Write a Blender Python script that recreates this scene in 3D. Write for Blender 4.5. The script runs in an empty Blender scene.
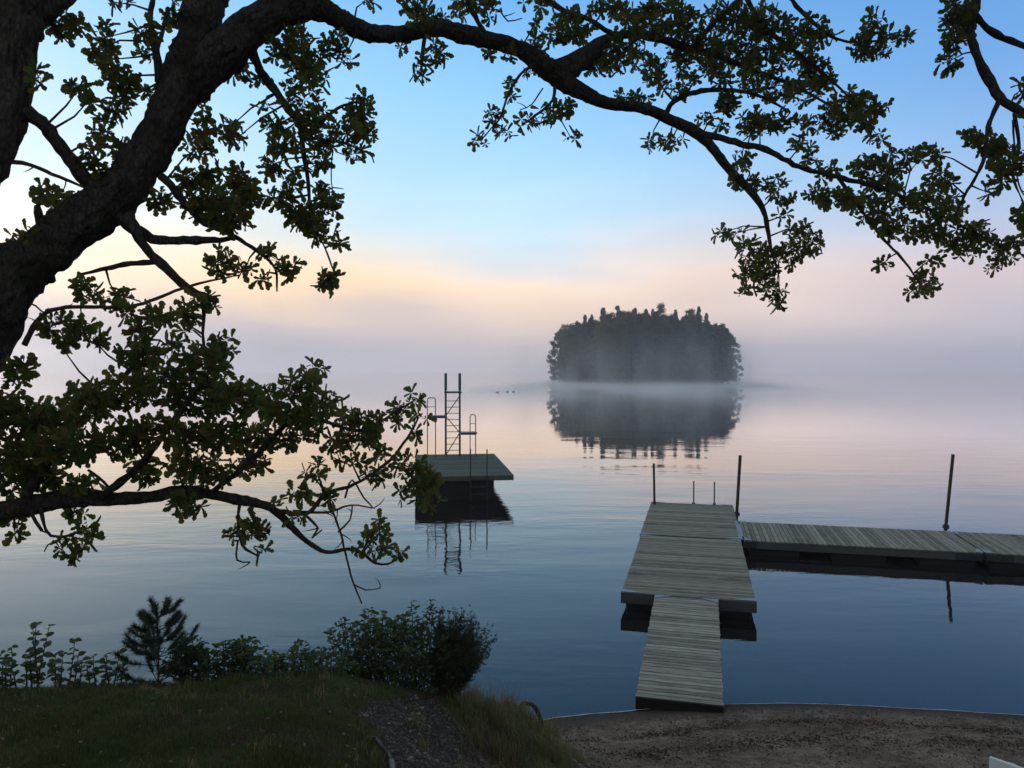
import bpy, bmesh, math, random
import numpy as np
from mathutils import Vector, Matrix, noise
R = math.radians
rnd = random.Random(7)
scene = bpy.context.scene
col = scene.collection

# ------------------------------------------------------------------ camera
F = 745.0
PITCH = R(1.08)
EYE = Vector((0, 0, 4.5))
cam_d = bpy.data.cameras.new("camera")
cam_d.lens = F / 1024 * 36
cam_d.sensor_width = 36
cam_d.clip_start = 0.05
cam_d.clip_end = 6000
cam = bpy.data.objects.new("camera", cam_d)
cam.location = EYE
cam.rotation_euler = (R(90) - PITCH, 0, 0)
col.objects.link(cam)
scene.camera = cam

# ------------------------------------------------------------------ render / view
vs = scene.view_settings
vs.view_transform = 'Standard'
vs.look = 'None'
vs.gamma = 1
vs.exposure = 0.0
vs.use_curve_mapping = False
cy = scene.cycles
cy.use_denoising = True
cy.max_bounces = 8
cy.diffuse_bounces = 3
cy.glossy_bounces = 3
cy.transmission_bounces = 4
cy.transparent_max_bounces = 12
cy.volume_bounces = 2
cy.caustics_reflective = False
cy.caustics_refractive = False
cy.sample_clamp_indirect = 4

# ------------------------------------------------------------------ world: dawn sky
def lin(c):
    def f(v):
        v /= 255
        return v / 12.92 if v <= 0.04045 else ((v + 0.055) / 1.055) ** 2.4
    return (f(c[0]), f(c[1]), f(c[2]), 1)

world = bpy.data.worlds.new("World")
scene.world = world
world.use_nodes = True
W = world.node_tree
W.nodes.clear()
def wn(t, **k):
    n = W.nodes.new(t)
    for a, b in k.items():
        setattr(n, a, b)
    return n
def wm(op, a, b=None, clamp=False):
    n = wn('ShaderNodeMath', operation=op, use_clamp=clamp)
    for i, v in enumerate((a, b)):
        if v is None: continue
        if isinstance(v, (int, float)): n.inputs[i].default_value = v
        else: W.links.new(v, n.inputs[i])
    return n.outputs[0]
def wmap(v, a, b, c, d, smooth=False):
    n = wn('ShaderNodeMapRange')
    if smooth: n.interpolation_type = 'SMOOTHSTEP'
    W.links.new(v, n.inputs[0])
    for i, x in enumerate((a, b, c, d)): n.inputs[i + 1].default_value = x
    return n.outputs[0]
def wmix(f, a, b):
    n = wn('ShaderNodeMix', data_type='RGBA')
    W.links.new(f, n.inputs[0]); W.links.new(a, n.inputs[6]); W.links.new(b, n.inputs[7])
    return n.outputs[2]
tc = wn('ShaderNodeTexCoord')
sp = wn('ShaderNodeSeparateXYZ'); W.links.new(tc.outputs['Generated'], sp.inputs[0])
az = wm('ARCTAN2', sp.outputs[0], sp.outputs[1])
el = wm('ARCSINE', sp.outputs[2])
# slow drifting edges of the morning fog bank
mp = wn('ShaderNodeMapping'); mp.inputs['Scale'].default_value = (1, 1, 3.2)
W.links.new(tc.outputs['Generated'], mp.inputs[0])
ns = wn('ShaderNodeTexNoise'); ns.inputs['Scale'].default_value = 3.2; ns.inputs['Detail'].default_value = 6; ns.inputs['Roughness'].default_value = .45
W.links.new(mp.outputs[0], ns.inputs[0])
wob = wm('MULTIPLY', wm('SUBTRACT', ns.outputs[0], .5), R(7.5))
low = wmap(el, R(.3), R(4.5), 0, 1)
low2 = wmap(el, R(8), R(22), 1, 0)
el2 = wm('ADD', el, wm('MULTIPLY', wob, wm('MULTIPLY', low, low2)))
t = wmap(el2, 0, R(30), 0, 1)
def ramp(pts):
    n = wn('ShaderNodeValToRGB')
    e = n.color_ramp.elements
    pts = sorted(pts)
    while len(e) < len(pts): e.new(0.5)
    for k, (deg, c) in enumerate(pts):
        e[k].position = deg / 30
        e[k].color = lin(c)
    n.color_ramp.interpolation = 'B_SPLINE' if False else 'EASE' if False else 'LINEAR'
    W.links.new(t, n.inputs[0])
    return n.outputs[0]
SKY = {
 -35: [(0,(168,172,190)),(4,(196,190,194)),(7,(245,232,212)),(10,(238,240,236)),(16,(196,222,240)),(26,(146,194,230)),(30,(130,180,222))],
 -18: [(0,(165,165,184)),(1.6,(152,154,173)),(3.6,(184,172,175)),(6.2,(248,214,172)),(9,(228,226,216)),(13,(186,215,235)),(20,(150,200,235)),(26,(122,178,226)),(30,(110,166,216))],
 0: [(0,(188,178,184)),(2,(206,188,184)),(4,(230,204,184)),(6.5,(245,219,194)),(9,(214,215,216)),(11.5,(182,212,230)),(15,(160,204,236)),(20,(134,188,232)),(26,(104,164,220)),(30,(92,152,210))],
 32: [(0,(174,170,182)),(3,(184,175,183)),(6,(198,184,188)),(9,(184,186,203)),(12,(154,180,212)),(15,(130,170,215)),(20,(102,153,208)),(26,(84,139,198)),(30,(72,124,184))],
}
ks = sorted(SKY)
cur = ramp(SKY[ks[0]])
for a, b in zip(ks[:-1], ks[1:]):
    cur = wmix(wmap(az, R(a), R(b), 0, 1), cur, ramp(SKY[b]))
# the dome above the picture is the physical sky
nish = wn('ShaderNodeTexSky', sky_type='NISHITA')
nish.sun_disc = False
nish.sun_elevation = R(4)
nish.sun_rotation = R(-42)
nish.air_density = 1.2
nish.dust_density = 1.5
nm = wn('ShaderNodeVectorMath', operation='SCALE'); W.links.new(nish.outputs[0], nm.inputs[0]); nm.inputs['Scale'].default_value = 0.42
cur = wmix(wmap(el, R(27), R(45), 0, 1, True), cur, nm.outputs[0])
# away from the sunrise the sky is dimmer
n2_ = wn('ShaderNodeTexNoise'); n2_.inputs['Scale'].default_value = 2.1; n2_.inputs['Detail'].default_value = 5; n2_.inputs['Roughness'].default_value = .5
mp2 = wn('ShaderNodeMapping'); mp2.inputs['Scale'].default_value = (1.4, 1.4, 5.5); mp2.inputs['Location'].default_value = (3, 1, 0); W.links.new(tc.outputs['Generated'], mp2.inputs[0]); W.links.new(mp2.outputs[0], n2_.inputs[0])
amp = wmap(el, R(9), R(17), .34, .04, True)
fogv = wm('ADD', 1.0, wm('MULTIPLY', wm('SUBTRACT', n2_.outputs[0], .5), amp))
fs_ = wn('ShaderNodeVectorMath', operation='SCALE'); W.links.new(cur, fs_.inputs[0]); W.links.new(fogv, fs_.inputs['Scale']); cur = fs_.outputs[0]
behind = wmap(sp.outputs[1], -0.15, 0.3, 1.0, 0.0, True)
west = wn('ShaderNodeRGB'); west.outputs[0].default_value = (.30, .29, .29, 1)
cur = wmix(wm('MULTIPLY', behind, .75), cur, west.outputs[0])
back = wmap(sp.outputs[1], -0.5, 0.35, 0.95, 1.0, True)
bm_ = wn('ShaderNodeVectorMath', operation='SCALE'); W.links.new(cur, bm_.inputs[0]); W.links.new(back, bm_.inputs['Scale'])
bg = wn('ShaderNodeBackground'); W.links.new(bm_.outputs[0], bg.inputs[0]); bg.inputs[1].default_value = 1.34
wo = wn('ShaderNodeOutputWorld'); W.links.new(bg.outputs[0], wo.inputs[0])
world.cycles.sampling_method = 'MANUAL'
world.cycles.sample_map_resolution = 1024

# ------------------------------------------------------------------ sun, veiled by the fog
sun_d = bpy.data.lights.new("sun", 'SUN')
sun_d.energy = 0.35
sun_d.angle = R(14)
sun_d.color = (1, .80, .58)
sun = bpy.data.objects.new("sun", sun_d)
sd = Vector((math.sin(R(-42)) * math.cos(R(6)), math.cos(R(-42)) * math.cos(R(6)), math.sin(R(6))))
sun.rotation_euler = sd.to_track_quat('Z', 'Y').to_euler()
sun.location = (-20, 20, 20)
col.objects.link(sun)

# ------------------------------------------------------------------ pixel <-> world helpers (measuring)
cp, sn_ = math.cos(PITCH), math.sin(PITCH)
def ray(px, py):
    a, b = (px - 512) / F, (384 - py) / F
    return Vector((a, cp + b * sn_, -sn_ + b * cp))
def wz(px, py, z):
    r = ray(px, py); t = (z - EYE.z) / r.z
    return EYE + r * t
def wd(px, py, d):
    r = ray(px, py)
    return EYE + r * (d / r.y)
def project(p):
    v = Vector(p) - EYE
    dep = v.y * cp - v.z * sn_
    up = v.y * sn_ + v.z * cp
    return 512 + F * v.x / dep, 384 - F * up / dep

# ------------------------------------------------------------------ object helpers
def link(o, parent=None):
    col.objects.link(o)
    if parent is not None: o.parent = parent
    return o
def tag(o, label=None, cat=None, group=None, kind=None):
    if label: o["label"] = label
    if cat: o["category"] = cat
    if group: o["group"] = group
    if kind: o["kind"] = kind
    return o
def empty(name, loc=(0, 0, 0), rz=0):
    o = bpy.data.objects.new(name, None)
    o.location = loc; o.rotation_euler = (0, 0, rz); o.empty_display_size = .2
    return link(o)
def mesh_obj(name, verts, faces, mat, parent=None, smooth=False):
    me = bpy.data.meshes.new(name)
    me.from_pydata([tuple(v) for v in verts], [], faces)
    me.update()
    if smooth: me.polygons.foreach_set("use_smooth", [True] * len(me.polygons))
    if mat: me.materials.append(mat)
    return link(bpy.data.objects.new(name, me), parent)

class MB:
    def __init__(s): s.v = []; s.f = []
    def add(s, vs, fs):
        n = len(s.v); s.v += [Vector(v) for v in vs]; s.f += [tuple(i + n for i in f) for f in fs]
    def box(s, x0, x1, y0, y1, z0, z1, M=None, bev=0):
        if bev:
            b = bev; vs = []
            for (X, Y, Z) in [(x, y, z) for z in (0, 1) for y in (0, 1) for x in (0, 1)]:
                pass
            bm = bmesh.new(); bmesh.ops.create_cube(bm, size=1)
            for v in bm.verts:
                v.co = Vector(((x0 + x1) / 2 + v.co.x * (x1 - x0), (y0 + y1) / 2 + v.co.y * (y1 - y0), (z0 + z1) / 2 + v.co.z * (z1 - z0)))
            bmesh.ops.bevel(bm, geom=bm.edges[:], offset=b, segments=1, affect='EDGES')
            bm.verts.index_update()
            vs = [v.co.copy() for v in bm.verts]; fs = [tuple(v.index for v in f.verts) for f in bm.faces]
            bm.free()
        else:
            vs = [Vector((x, y, z)) for z in (z0, z1) for y in (y0, y1) for x in (x0, x1)]
            fs = [(0, 2, 3, 1), (4, 5, 7, 6), (0, 1, 5, 4), (2, 6, 7, 3), (0, 4, 6, 2), (1, 3, 7, 5)]
        if M: vs = [M @ v for v in vs]
        s.add(vs, fs)
    def tube(s, pts, rad, n=8, cap=True, wob=0, seed=0, furrow=0):
        pts = [Vector(p) for p in pts]
        if isinstance(rad, (int, float)): rad = [rad] * len(pts)
        base = len(s.v)
        up = Vector((0, 0, 1)); pt = None; nrm = None
        for i, p in enumerate(pts):
            a = pts[max(0, i - 1)]; b = pts[min(len(pts) - 1, i + 1)]
            tg = (b - a)
            tg = tg.normalized() if tg.length > 1e-9 else Vector((0, 0, 1))
            if nrm is None:
                nrm = tg.cross(Vector((.3, .8, .5)) if abs(tg.z) > .9 else up).normalized()
            else:
                nrm = (nrm - tg * nrm.dot(tg)).normalized()
            bn = tg.cross(nrm)
            for k in range(n):
                an = 2 * math.pi * k / n
                r = rad[i]
                dvec = nrm * math.cos(an) + bn * math.sin(an)
                if furrow:
                    fu = abs(noise.noise(Vector((math.cos(an) * 5.5, math.sin(an) * 5.5, i * .16 + seed)))) + .5 * abs(noise.noise(Vector((math.cos(an) * 12, math.sin(an) * 12, i * .4 + seed))))
                    r *= 1.03 - furrow * (.30 - min(.30, fu))
                if wob:
                    q = p + dvec * r
                    r *= 1 + wob * (noise.noise(q * (1.1 / max(.03, r)) * .5 + Vector((seed, 0, 0))) + .55 * noise.noise(q * (3.2 / max(.03, r)) * .5))
                s.v.append(p + dvec * r)
        for i in range(len(pts) - 1):
            for k in range(n):
                a = base + i * n + k; b = base + i * n + (k + 1) % n
                s.f.append((a, b, b + n, a + n))
        if cap:
            s.f.append(tuple(base + k for k in range(n))[::-1])
            s.f.append(tuple(base + (len(pts) - 1) * n + k for k in range(n)))
    def build(s, name, mat, parent=None, smooth=False):
        return mesh_obj(name, s.v, s.f, mat, parent, smooth)

def spline(pts, step):
    """Catmull-Rom through points that are tuples of floats"""
    P = [np.array(p, float) for p in pts]
    P = [2 * P[0] - P[1]] + P + [2 * P[-1] - P[-2]]
    out = []
    for i in range(1, len(P) - 2):
        p0, p1, p2, p3 = P[i - 1:i + 3]
        n = max(1, int(np.linalg.norm((p2 - p1)[:3]) / step))
        for k in range(n):
            t = k / n
            out.append(.5 * ((2 * p1) + (p2 - p0) * t + (2 * p0 - 5 * p1 + 4 * p2 - p3) * t * t + (3 * p1 - p0 - 3 * p2 + p3) * t ** 3))
    out.append(P[-2])
    return out

# ------------------------------------------------------------------ materials
def mat(name, base=(.5, .5, .5), rough=.8, spec=.3, metal=0):
    m = bpy.data.materials.new(name); m.use_nodes = True
    b = m.node_tree.nodes['Principled BSDF']
    b.inputs['Base Color'].default_value = (*base, 1)
    b.inputs['Roughness'].default_value = rough
    b.inputs['Specular IOR Level'].default_value = spec
    b.inputs['Metallic'].default_value = metal
    return m
class NT:
    def __init__(s, m): s.m = m; s.t = m.node_tree; s.b = s.t.nodes.get('Principled BSDF')
    def n(s, t, **k):
        x = s.t.nodes.new(t)
        for a, b in k.items(): setattr(x, a, b)
        return x
    def l(s, a, b): s.t.links.new(a, b)
    def coord(s, kind='Object', scale=(1, 1, 1), rot=(0, 0, 0)):
        c = s.n('ShaderNodeTexCoord'); m = s.n('ShaderNodeMapping')
        m.inputs['Scale'].default_value = scale; m.inputs['Rotation'].default_value = rot
        s.l(c.outputs[kind], m.inputs[0]); return m.outputs[0]
    def noise(s, vec, scale, detail=4, rough=.55):
        x = s.n('ShaderNodeTexNoise'); x.inputs['Scale'].default_value = scale
        x.inputs['Detail'].default_value = detail; x.inputs['Roughness'].default_value = rough
        if vec is not None: s.l(vec, x.inputs['Vector'])
        return x.outputs[0]
    def voro(s, vec, scale, feature='F1'):
        x = s.n('ShaderNodeTexVoronoi', feature=feature); x.inputs['Scale'].default_value = scale
        if vec is not None: s.l(vec, x.inputs['Vector'])
        return x
    def ramp(s, v, pts):
        x = s.n('ShaderNodeValToRGB'); e = x.color_ramp.elements
        while len(e) < len(pts): e.new(.5)
        for k, (p, c) in enumerate(pts): e[k].position = p; e[k].color = (*c, 1)
        s.l(v, x.inputs[0]); return x.outputs[0]
    def mix(s, f, a, b, mode='MIX'):
        x = s.n('ShaderNodeMix', data_type='RGBA', blend_type=mode)
        for i, v in ((0, f), (6, a), (7, b)):
            if isinstance(v, (int, float)): x.inputs[i].default_value = v
            elif isinstance(v, tuple): x.inputs[i].default_value = (*v, 1)
            else: s.l(v, x.inputs[i])
        return x.outputs[2]
    def math(s, op, a, b=0.0, clamp=False):
        x = s.n('ShaderNodeMath', operation=op, use_clamp=clamp)
        for i, v in enumerate((a, b)):
            if isinstance(v, (int, float)): x.inputs[i].default_value = v
            else: s.l(v, x.inputs[i])
        return x.outputs[0]
    def bump(s, h, dist, strength=1, nrm=None):
        x = s.n('ShaderNodeBump'); x.inputs['Distance'].default_value = dist; x.inputs['Strength'].default_value = strength
        s.l(h, x.inputs['Height'])
        if nrm is not None: s.l(nrm, x.inputs['Normal'])
        return x.outputs[0]
    def island(s):
        return s.n('ShaderNodeNewGeometry').outputs['Random Per Island']
    def color(s, v): s.l(v, s.b.inputs['Base Color'])
    def normal(s, v): s.l(v, s.b.inputs['Normal'])

def bark_mat(name='oak_bark', a=(.022, .020, .017), b=(.12, .11, .098), c=(.045, .05, .035)):
    m = mat(name, rough=.95, spec=.1); N = NT(m)
    co = N.coord('Object', (1, 1, .45))
    v = N.voro(co, 34, 'DISTANCE_TO_EDGE').outputs['Distance']
    n1 = N.noise(co, 22, 6, .65); n2 = N.noise(N.coord(), 3.5, 3)
    wv_ = N.noise(N.coord('Object', (1, 1, .22)), 30, 5, .7); crack = N.math('ADD', N.math('MULTIPLY', v, 1.0, True), N.math('MULTIPLY', wv_, 1.2))
    h = N.math('ADD', crack, n1)
    base = N.ramp(N.math('MULTIPLY', h, .55), [(.35, a), (.85, b)])
    N.color(N.mix(N.ramp(n2, [(.52, (0, 0, 0)), (.68, (1, 1, 1))]), base, c))
    N.normal(N.bump(h, .06, 1))
    return m
BARK = bark_mat()
TWIG = mat('dead_twig', (.06, .052, .045), .9, .1)
PALE = bark_mat('dead_wood', (.05, .045, .04), (.14, .125, .11), (.09, .085, .075))

def leaf_mat(name, cols, trans=.25, rough=.55, spec=.35, vary=False):
    m = bpy.data.materials.new(name); m.use_nodes = True; N = NT(m)
    r = N.island()
    x = N.n('ShaderNodeValToRGB'); e = x.color_ramp.elements
    while len(e) < len(cols): e.new(.5)
    for k, c in enumerate(cols): e[k].position = k / (len(cols) - 1); e[k].color = (*c, 1)
    N.l(r, x.inputs[0])
    big = N.noise(N.coord(), 2.2, 2)
    cc = N.mix(N.math('MULTIPLY', big, .5), x.outputs[0], (cols[0][0] * 1.1, cols[0][1] * .9, cols[0][2] * .8))
    if vary:
        oi = N.n('ShaderNodeObjectInfo'); cc = N.mix(1.0, cc, N.ramp(oi.outputs['Random'], [(0, (.4, .45, .45)), (.5, (1, 1, 1)), (1, (1.9, 1.6, 1.0))]), 'MULTIPLY')
    N.color(cc)
    N.b.inputs['Roughness'].default_value = rough; N.b.inputs['Specular IOR Level'].default_value = spec
    tr = N.n('ShaderNodeBsdfTranslucent'); N.l(cc, tr.inputs[0])
    mx = N.n('ShaderNodeMixShader'); mx.inputs[0].default_value = trans
    N.l(N.b.outputs[0], mx.inputs[1]); N.l(tr.outputs[0], mx.inputs[2])
    N.l(mx.outputs[0], N.t.nodes['Material Output'].inputs[0])
    return m
LEAF = leaf_mat('oak_leaf', [(.06, .10, .022), (.09, .14, .030), (.065, .095, .022), (.15, .17, .036), (.18, .12, .036), (.10, .15, .036), (.14, .075, .028), (.17, .18, .05)], .55)
ISLE = leaf_mat('island_leaf', [(.06, .075, .022), (.09, .10, .028), (.06, .062, .022), (.12, .10, .034)], .35, .8, .1, True)
SHRUB = leaf_mat('shrub_leaf', [(.045, .090, .030), (.065, .12, .038), (.08, .13, .045), (.05, .09, .032), (.12, .12, .04)], .25)
JUNI = leaf_mat('juniper_needle', [(.020, .038, .018), (.030, .052, .022), (.024, .042, .022)], .1)
PINE = leaf_mat('pine_needle', [(.045, .085, .055), (.065, .11, .07), (.05, .09, .06)], .1)
GRASS = leaf_mat('grass_blade', [(.040, .075, .018), (.06, .11, .026), (.085, .12, .035), (.15, .12, .06), (.05, .09, .022), (.09, .14, .04)], .2, .7, .15)
STRAW = leaf_mat('tall_grass_blade', [(.16, .15, .06), (.24, .20, .10), (.09, .12, .035), (.32, .27, .16), (.06, .10, .03)], .25, .7, .15)
LITTER = leaf_mat('leaf_litter', [(.09, .055, .03), (.05, .032, .02), (.16, .12, .08), (.22, .19, .15), (.035, .025, .018)], .05, .8, .1)

def wood_mat(name, a, b, green=.35):
    m = mat(name, rough=.85, spec=.2); N = NT(m)
    geo = N.island()
    co = N.coord('Object', (1.0, 14, 14))
    grain = N.noise(co, 3.2, 5, .6)
    blot = N.noise(N.coord(), 1.1, 4, .6)
    fine = N.noise(N.coord('Object', (2, 40, 40)), 4, 3)
    c = N.ramp(N.math('ADD', N.math('ADD', N.math('MULTIPLY', grain, .75), N.math('MULTIPLY', geo, .22)), N.math('MULTIPLY', N.math('SUBTRACT', blot, .5), .5)), [(.3, a), (.72, b)])
    c = N.mix(N.math('MULTIPLY', N.ramp(blot, [(.42, (0, 0, 0)), (.66, (1, 1, 1))]), green), c, (a[0] * .9, a[1] * 1.15, a[2] * .6))
    N.color(c); N.normal(N.bump(N.math('ADD', grain, fine), .004, .8))
    return m
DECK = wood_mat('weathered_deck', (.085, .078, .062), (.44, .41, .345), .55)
DECKB = wood_mat('weathered_deck_bleached', (.12, .11, .09), (.50, .47, .41), .35)
RAFTD = wood_mat('raft_deck', (.05, .06, .052), (.12, .135, .115))
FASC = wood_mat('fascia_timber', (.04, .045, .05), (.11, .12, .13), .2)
DARKW = wood_mat('wet_timber', (.010, .010, .010), (.028, .026, .022), .1)
FLOAT = mat('black_float', (.008, .008, .009), .5, .3)
def metal_mat(name, c, rough=.5, metal=.6):
    m = mat(name, c, rough, .5, metal); N = NT(m)
    n = N.noise(N.coord(), 14, 4)
    N.color(N.ramp(n, [(.3, tuple(x * .6 for x in c)), (.7, c)])); return m
GALV = metal_mat('galvanised_steel', (.26, .28, .30), .45, .5)
GREEN = metal_mat('green_painted_steel', (.035, .11, .11), .5, .1)
RUST = metal_mat('rusty_steel_pole', (.045, .030, .026), .75, .3)
DARKM = metal_mat('dark_steel', (.035, .05, .058), .55, .4)
WHITE = mat('white_paint', (.62, .63, .62), .6, .3)

# ------------------------------------------------------------------ terrain
CP = [(-8,-3,3.1),(-4,-3,3.05),(0,-3,3.0),(5,-3,2.9),(12,-3,2.9),(-8,0,3.0),(-4,0,2.95),(-1.5,0,2.95),(0,0,2.9),(4,0,2.4),(9,0,2.3),(14,0,2.3),
 (-8,3.5,2.65),(-6,3.5,2.64),(-4,3.5,2.63),(-2,3.5,2.63),(-1,3.5,2.6),(-.53,4.3,2.2),(-.24,5.5,1.56),(.48,7.5,.5),(.1,3.3,2.0),(.4,5,1.4),
 (-8,4.7,2.45),(-6,4.7,2.45),(-4.5,4.7,2.45),(-3,4.7,2.45),(-1.8,4.75,2.45),(-1.2,5,2.38),(-.83,5.5,2.08),(-.52,6.2,1.75),(-.11,7,1.33),(.30,7.8,.72),(.5,8.3,.33),
 (-8,6.6,1.2),(-4.5,6.6,1.2),(-3,6.6,1.2),(-1.6,6.8,1.2),(-.8,7.4,.7),(-.3,8.0,.6),(.15,8.6,.15),
 (-8,8.1,0),(-4,8.1,0),(-2,8.2,0),(-.8,8.6,0),(.0,9.2,0),(.5,9.55,0),(1.69,9.78,0),(3.15,9.97,0),(5,9.87,0),(6.66,9.64,0),(10,9.3,0),(14,9,0),
 (1,7.5,.46),(2,7.5,.47),(3,7.5,.48),(6,7.5,.48),(9,7.5,.45),(13,7.3,.45),(1.2,5,1.05),(3,5,1.1),(6,5,1.15),(10,5,1.2),(14,5,1.2),(1.5,2.5,1.8),(4,2.5,1.8),(8,2.5,1.8),
 (-8,10,-.6),(-3,10,-.5),(0,10.6,-.3),(3,11.3,-.22),(7,11,-.24),(12,10.6,-.3),(-8,14,-1.4),(0,14,-1.0),(6,14,-.8),(14,14,-.9),(-8,22,-2.6),(3,22,-2.4),(14,22,-2.5)]
CPa = np.array(CP, float)
def tps_fit(P):
    n = len(P); r = np.hypot(P[:, None, 0] - P[None, :, 0], P[:, None, 1] - P[None, :, 1])
    K = np.where(r > 0, r * r * np.log(r + 1e-12), 0) + np.eye(n) * 1e-3
    A = np.zeros((n + 3, n + 3)); A[:n, :n] = K; A[:n, n] = 1; A[:n, n + 1:] = P[:, :2]; A[n, :n] = 1; A[n + 1:, :n] = P[:, :2].T
    return np.linalg.solve(A, np.concatenate([P[:, 2], [0, 0, 0]]))
TW = tps_fit(CPa)
def tps(X, Y):
    X = np.asarray(X, float); Y = np.asarray(Y, float); out = TW[-3] + TW[-2] * X + TW[-1] * Y
    for (px, py, _), w in zip(CP, TW[:-3]):
        r2 = (X - px) ** 2 + (Y - py) ** 2
        out = out + w * .5 * r2 * np.log(r2 + 1e-12)
    return out
def sstep(a, b, x):
    t = np.clip((x - a) / (b - a), 0, 1); return t * t * (3 - 2 * t)
def gz_arr(X, Y):
    X = np.asarray(X, float); Y = np.asarray(Y, float)
    Xc = np.clip(X, -8, 14); Yc = np.clip(Y, -3, 22)
    z = tps(Xc, Yc)
    far = sstep(22, 60, Y)
    z = z * (1 - far) + (-6) * far
    # the shore runs on to both sides and curves away
    side = sstep(14, 60, np.abs(X))
    z = z + side * np.clip((Y - 8) * -.02, -3, 1)
    return z
def gz(x, y): return float(gz_arr(np.array([x]), np.array([y]))[0])

def fbm(x, y, s, o=0): return noise.fractal(Vector((x * s, y * s, o)), .7, 2.1, 4)

def axis(lo, hi, step, far_lo, far_hi):
    a = list(np.arange(lo, hi + 1e-6, step))
    s = step; x = lo
    left = []
    while x > far_lo:
        s *= 1.25; x -= s; left.append(max(x, far_lo))
    s = step; x = hi; right = []
    while x < far_hi:
        s *= 1.25; x += s; right.append(min(x, far_hi))
    return np.array(left[::-1] + a + right)
FAR = 1500
ax_ = axis(-5.5, 8.5, .055, -FAR, FAR); ay_ = axis(2.2, 11.5, .055, -300, FAR)
GX, GY = np.meshgrid(ax_, ay_)
GZ = gz_arr(GX, GY)
nx, ny = len(ax_), len(ay_)
# zones are read off where they lie on the ground: lawn, gravel path, sand
PATH = [(345,712),(372,702),(410,694),(442,698),(466,722),(492,768),(505,860),(370,860),(392,768),(372,735)]
TUSS = [(425,690),(470,680),(520,690),(556,735),(580,768),(600,800),(520,800),(490,768),(464,722),(440,700)]
def in_poly(x, y, P):
    c = False; j = len(P) - 1
    for i in range(len(P)):
        if (P[i][1] > y) != (P[j][1] > y) and x < (P[j][0] - P[i][0]) * (y - P[i][1]) / (P[j][1] - P[i][1] + 1e-9) + P[i][0]: c = not c
        j = i
    return c
def zone(x, y, z):
    """0 lawn, 1 gravel, 2 tussock bank, 3 sand / lake bed"""
    if y < 2: return 0 if x < 1 else 3
    if y > 11: return 3
    px, py = project((x, y, z))
    px += 14 * noise.noise(Vector((x * 3, y * 3, 1))); py += 7 * noise.noise(Vector((x * 3, y * 3, 5)))
    if in_poly(px, py, PATH): return 1
    if in_poly(px, py, TUSS): return 2
    if x < -.8 or (px < 430 and z > .3): return 0 if z > .15 else 3
    if px < 520 and z > .4: return 2
    return 3
verts = []; zc = []
for j in range(ny):
    for i in range(nx):
        x, y, z = GX[j, i], GY[j, i], GZ[j, i]
        zn = 3
        if -9 < x < 10 and -3 < y < 12:
            zn = zone(x, y, z)
            if zn == 0: z += .05 * fbm(x, y, 1.6) + .012 * noise.noise(Vector((x * 9, y * 9, 0)))
            elif zn in (1, 2): z += .04 * fbm(x, y, 2.2) + .018 * noise.noise(Vector((x * 11, y * 11, 3)))
            elif z > .1: z += .012 * fbm(x, y, 2.5, 9) * min(1, z * 3) + .006 * noise.noise(Vector((x * 14, y * 14, 0)))
            else: z += .01 * fbm(x, y, .8, 4)
        if z > .1 and (abs(x) > 9 or y < -3): zn = 0
        verts.append((x, y, z)); zc.append(zn)
faces = [(j * nx + i, j * nx + i + 1, (j + 1) * nx + i + 1, (j + 1) * nx + i) for j in range(ny - 1) for i in range(nx - 1)]
GM = mat('ground_cover', rough=.95, spec=.1); N = NT(GM)
at_ = N.n('ShaderNodeAttribute', attribute_name='zone'); zs = N.n('ShaderNodeSeparateColor'); N.l(at_.outputs[0], zs.inputs[0])
co = N.coord('Object')
n1 = N.noise(co, 9, 5, .65); n2 = N.noise(co, 1.3, 4, .6); n3 = N.noise(co, 45, 4, .7)
vg = N.voro(co, 42)
lawn = N.mix(N.ramp(n2, [(.45, (0, 0, 0)), (.6, (1, 1, 1))]), N.ramp(n1, [(.3, (.022, .032, .010)), (.5, (.045, .065, .018)), (.72, (.075, .060, .030))]), (.05, .036, .024))
grav = N.mix(N.ramp(vg.outputs['Distance'], [(.25, (1, 1, 1)), (.6, (0, 0, 0))]), (.035, .028, .022), N.ramp(vg.outputs['Color'], [(.2, (.06, .048, .036)), (.8, (.15, .125, .10))]))
sand = N.ramp(N.math('ADD', N.math('MULTIPLY', n1, .5), N.math('MULTIPLY', n2, .5)), [(.38, (.075, .053, .038)), (.5, (.16, .118, .088)), (.62, (.26, .205, .16))])
sand = N.mix(N.ramp(n3, [(.5, (0, 0, 0)), (.7, (1, 1, 1))]), sand, (.05, .036, .028))
sxyz = N.n('ShaderNodeSeparateXYZ'); N.l(co, sxyz.inputs[0])
wet = N.n('ShaderNodeMapRange'); N.l(sxyz.outputs[2], wet.inputs[0])
for i_, v_ in enumerate((.02, .10, 1, 0)): wet.inputs[i_ + 1].default_value = v_
sand = N.mix(wet.outputs[0], sand, (.060, .050, .042))
c1 = N.mix(zs.outputs[0], sand, lawn); c2 = N.mix(zs.outputs[1], c1, grav)
N.color(c2)
N.normal(N.bump(N.math('ADD', n3, N.math('MULTIPLY', vg.outputs['Distance'], .8)), .02, .9))
ground = mesh_obj('ground', verts, faces, GM, smooth=True)
ca = ground.data.color_attributes.new('zone', 'FLOAT_COLOR', 'POINT')
buf = np.zeros((len(verts), 4), np.float32)
for k, zn in enumerate(zc): buf[k] = (1 if zn in (0, 2) else 0, 1 if zn == 1 else 0, 0, 1)
ca.data.foreach_set('color', buf.ravel())
tag(ground, 'dark lawn, gravel slope and sandy beach running down under the lake', kind='structure')

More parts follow.
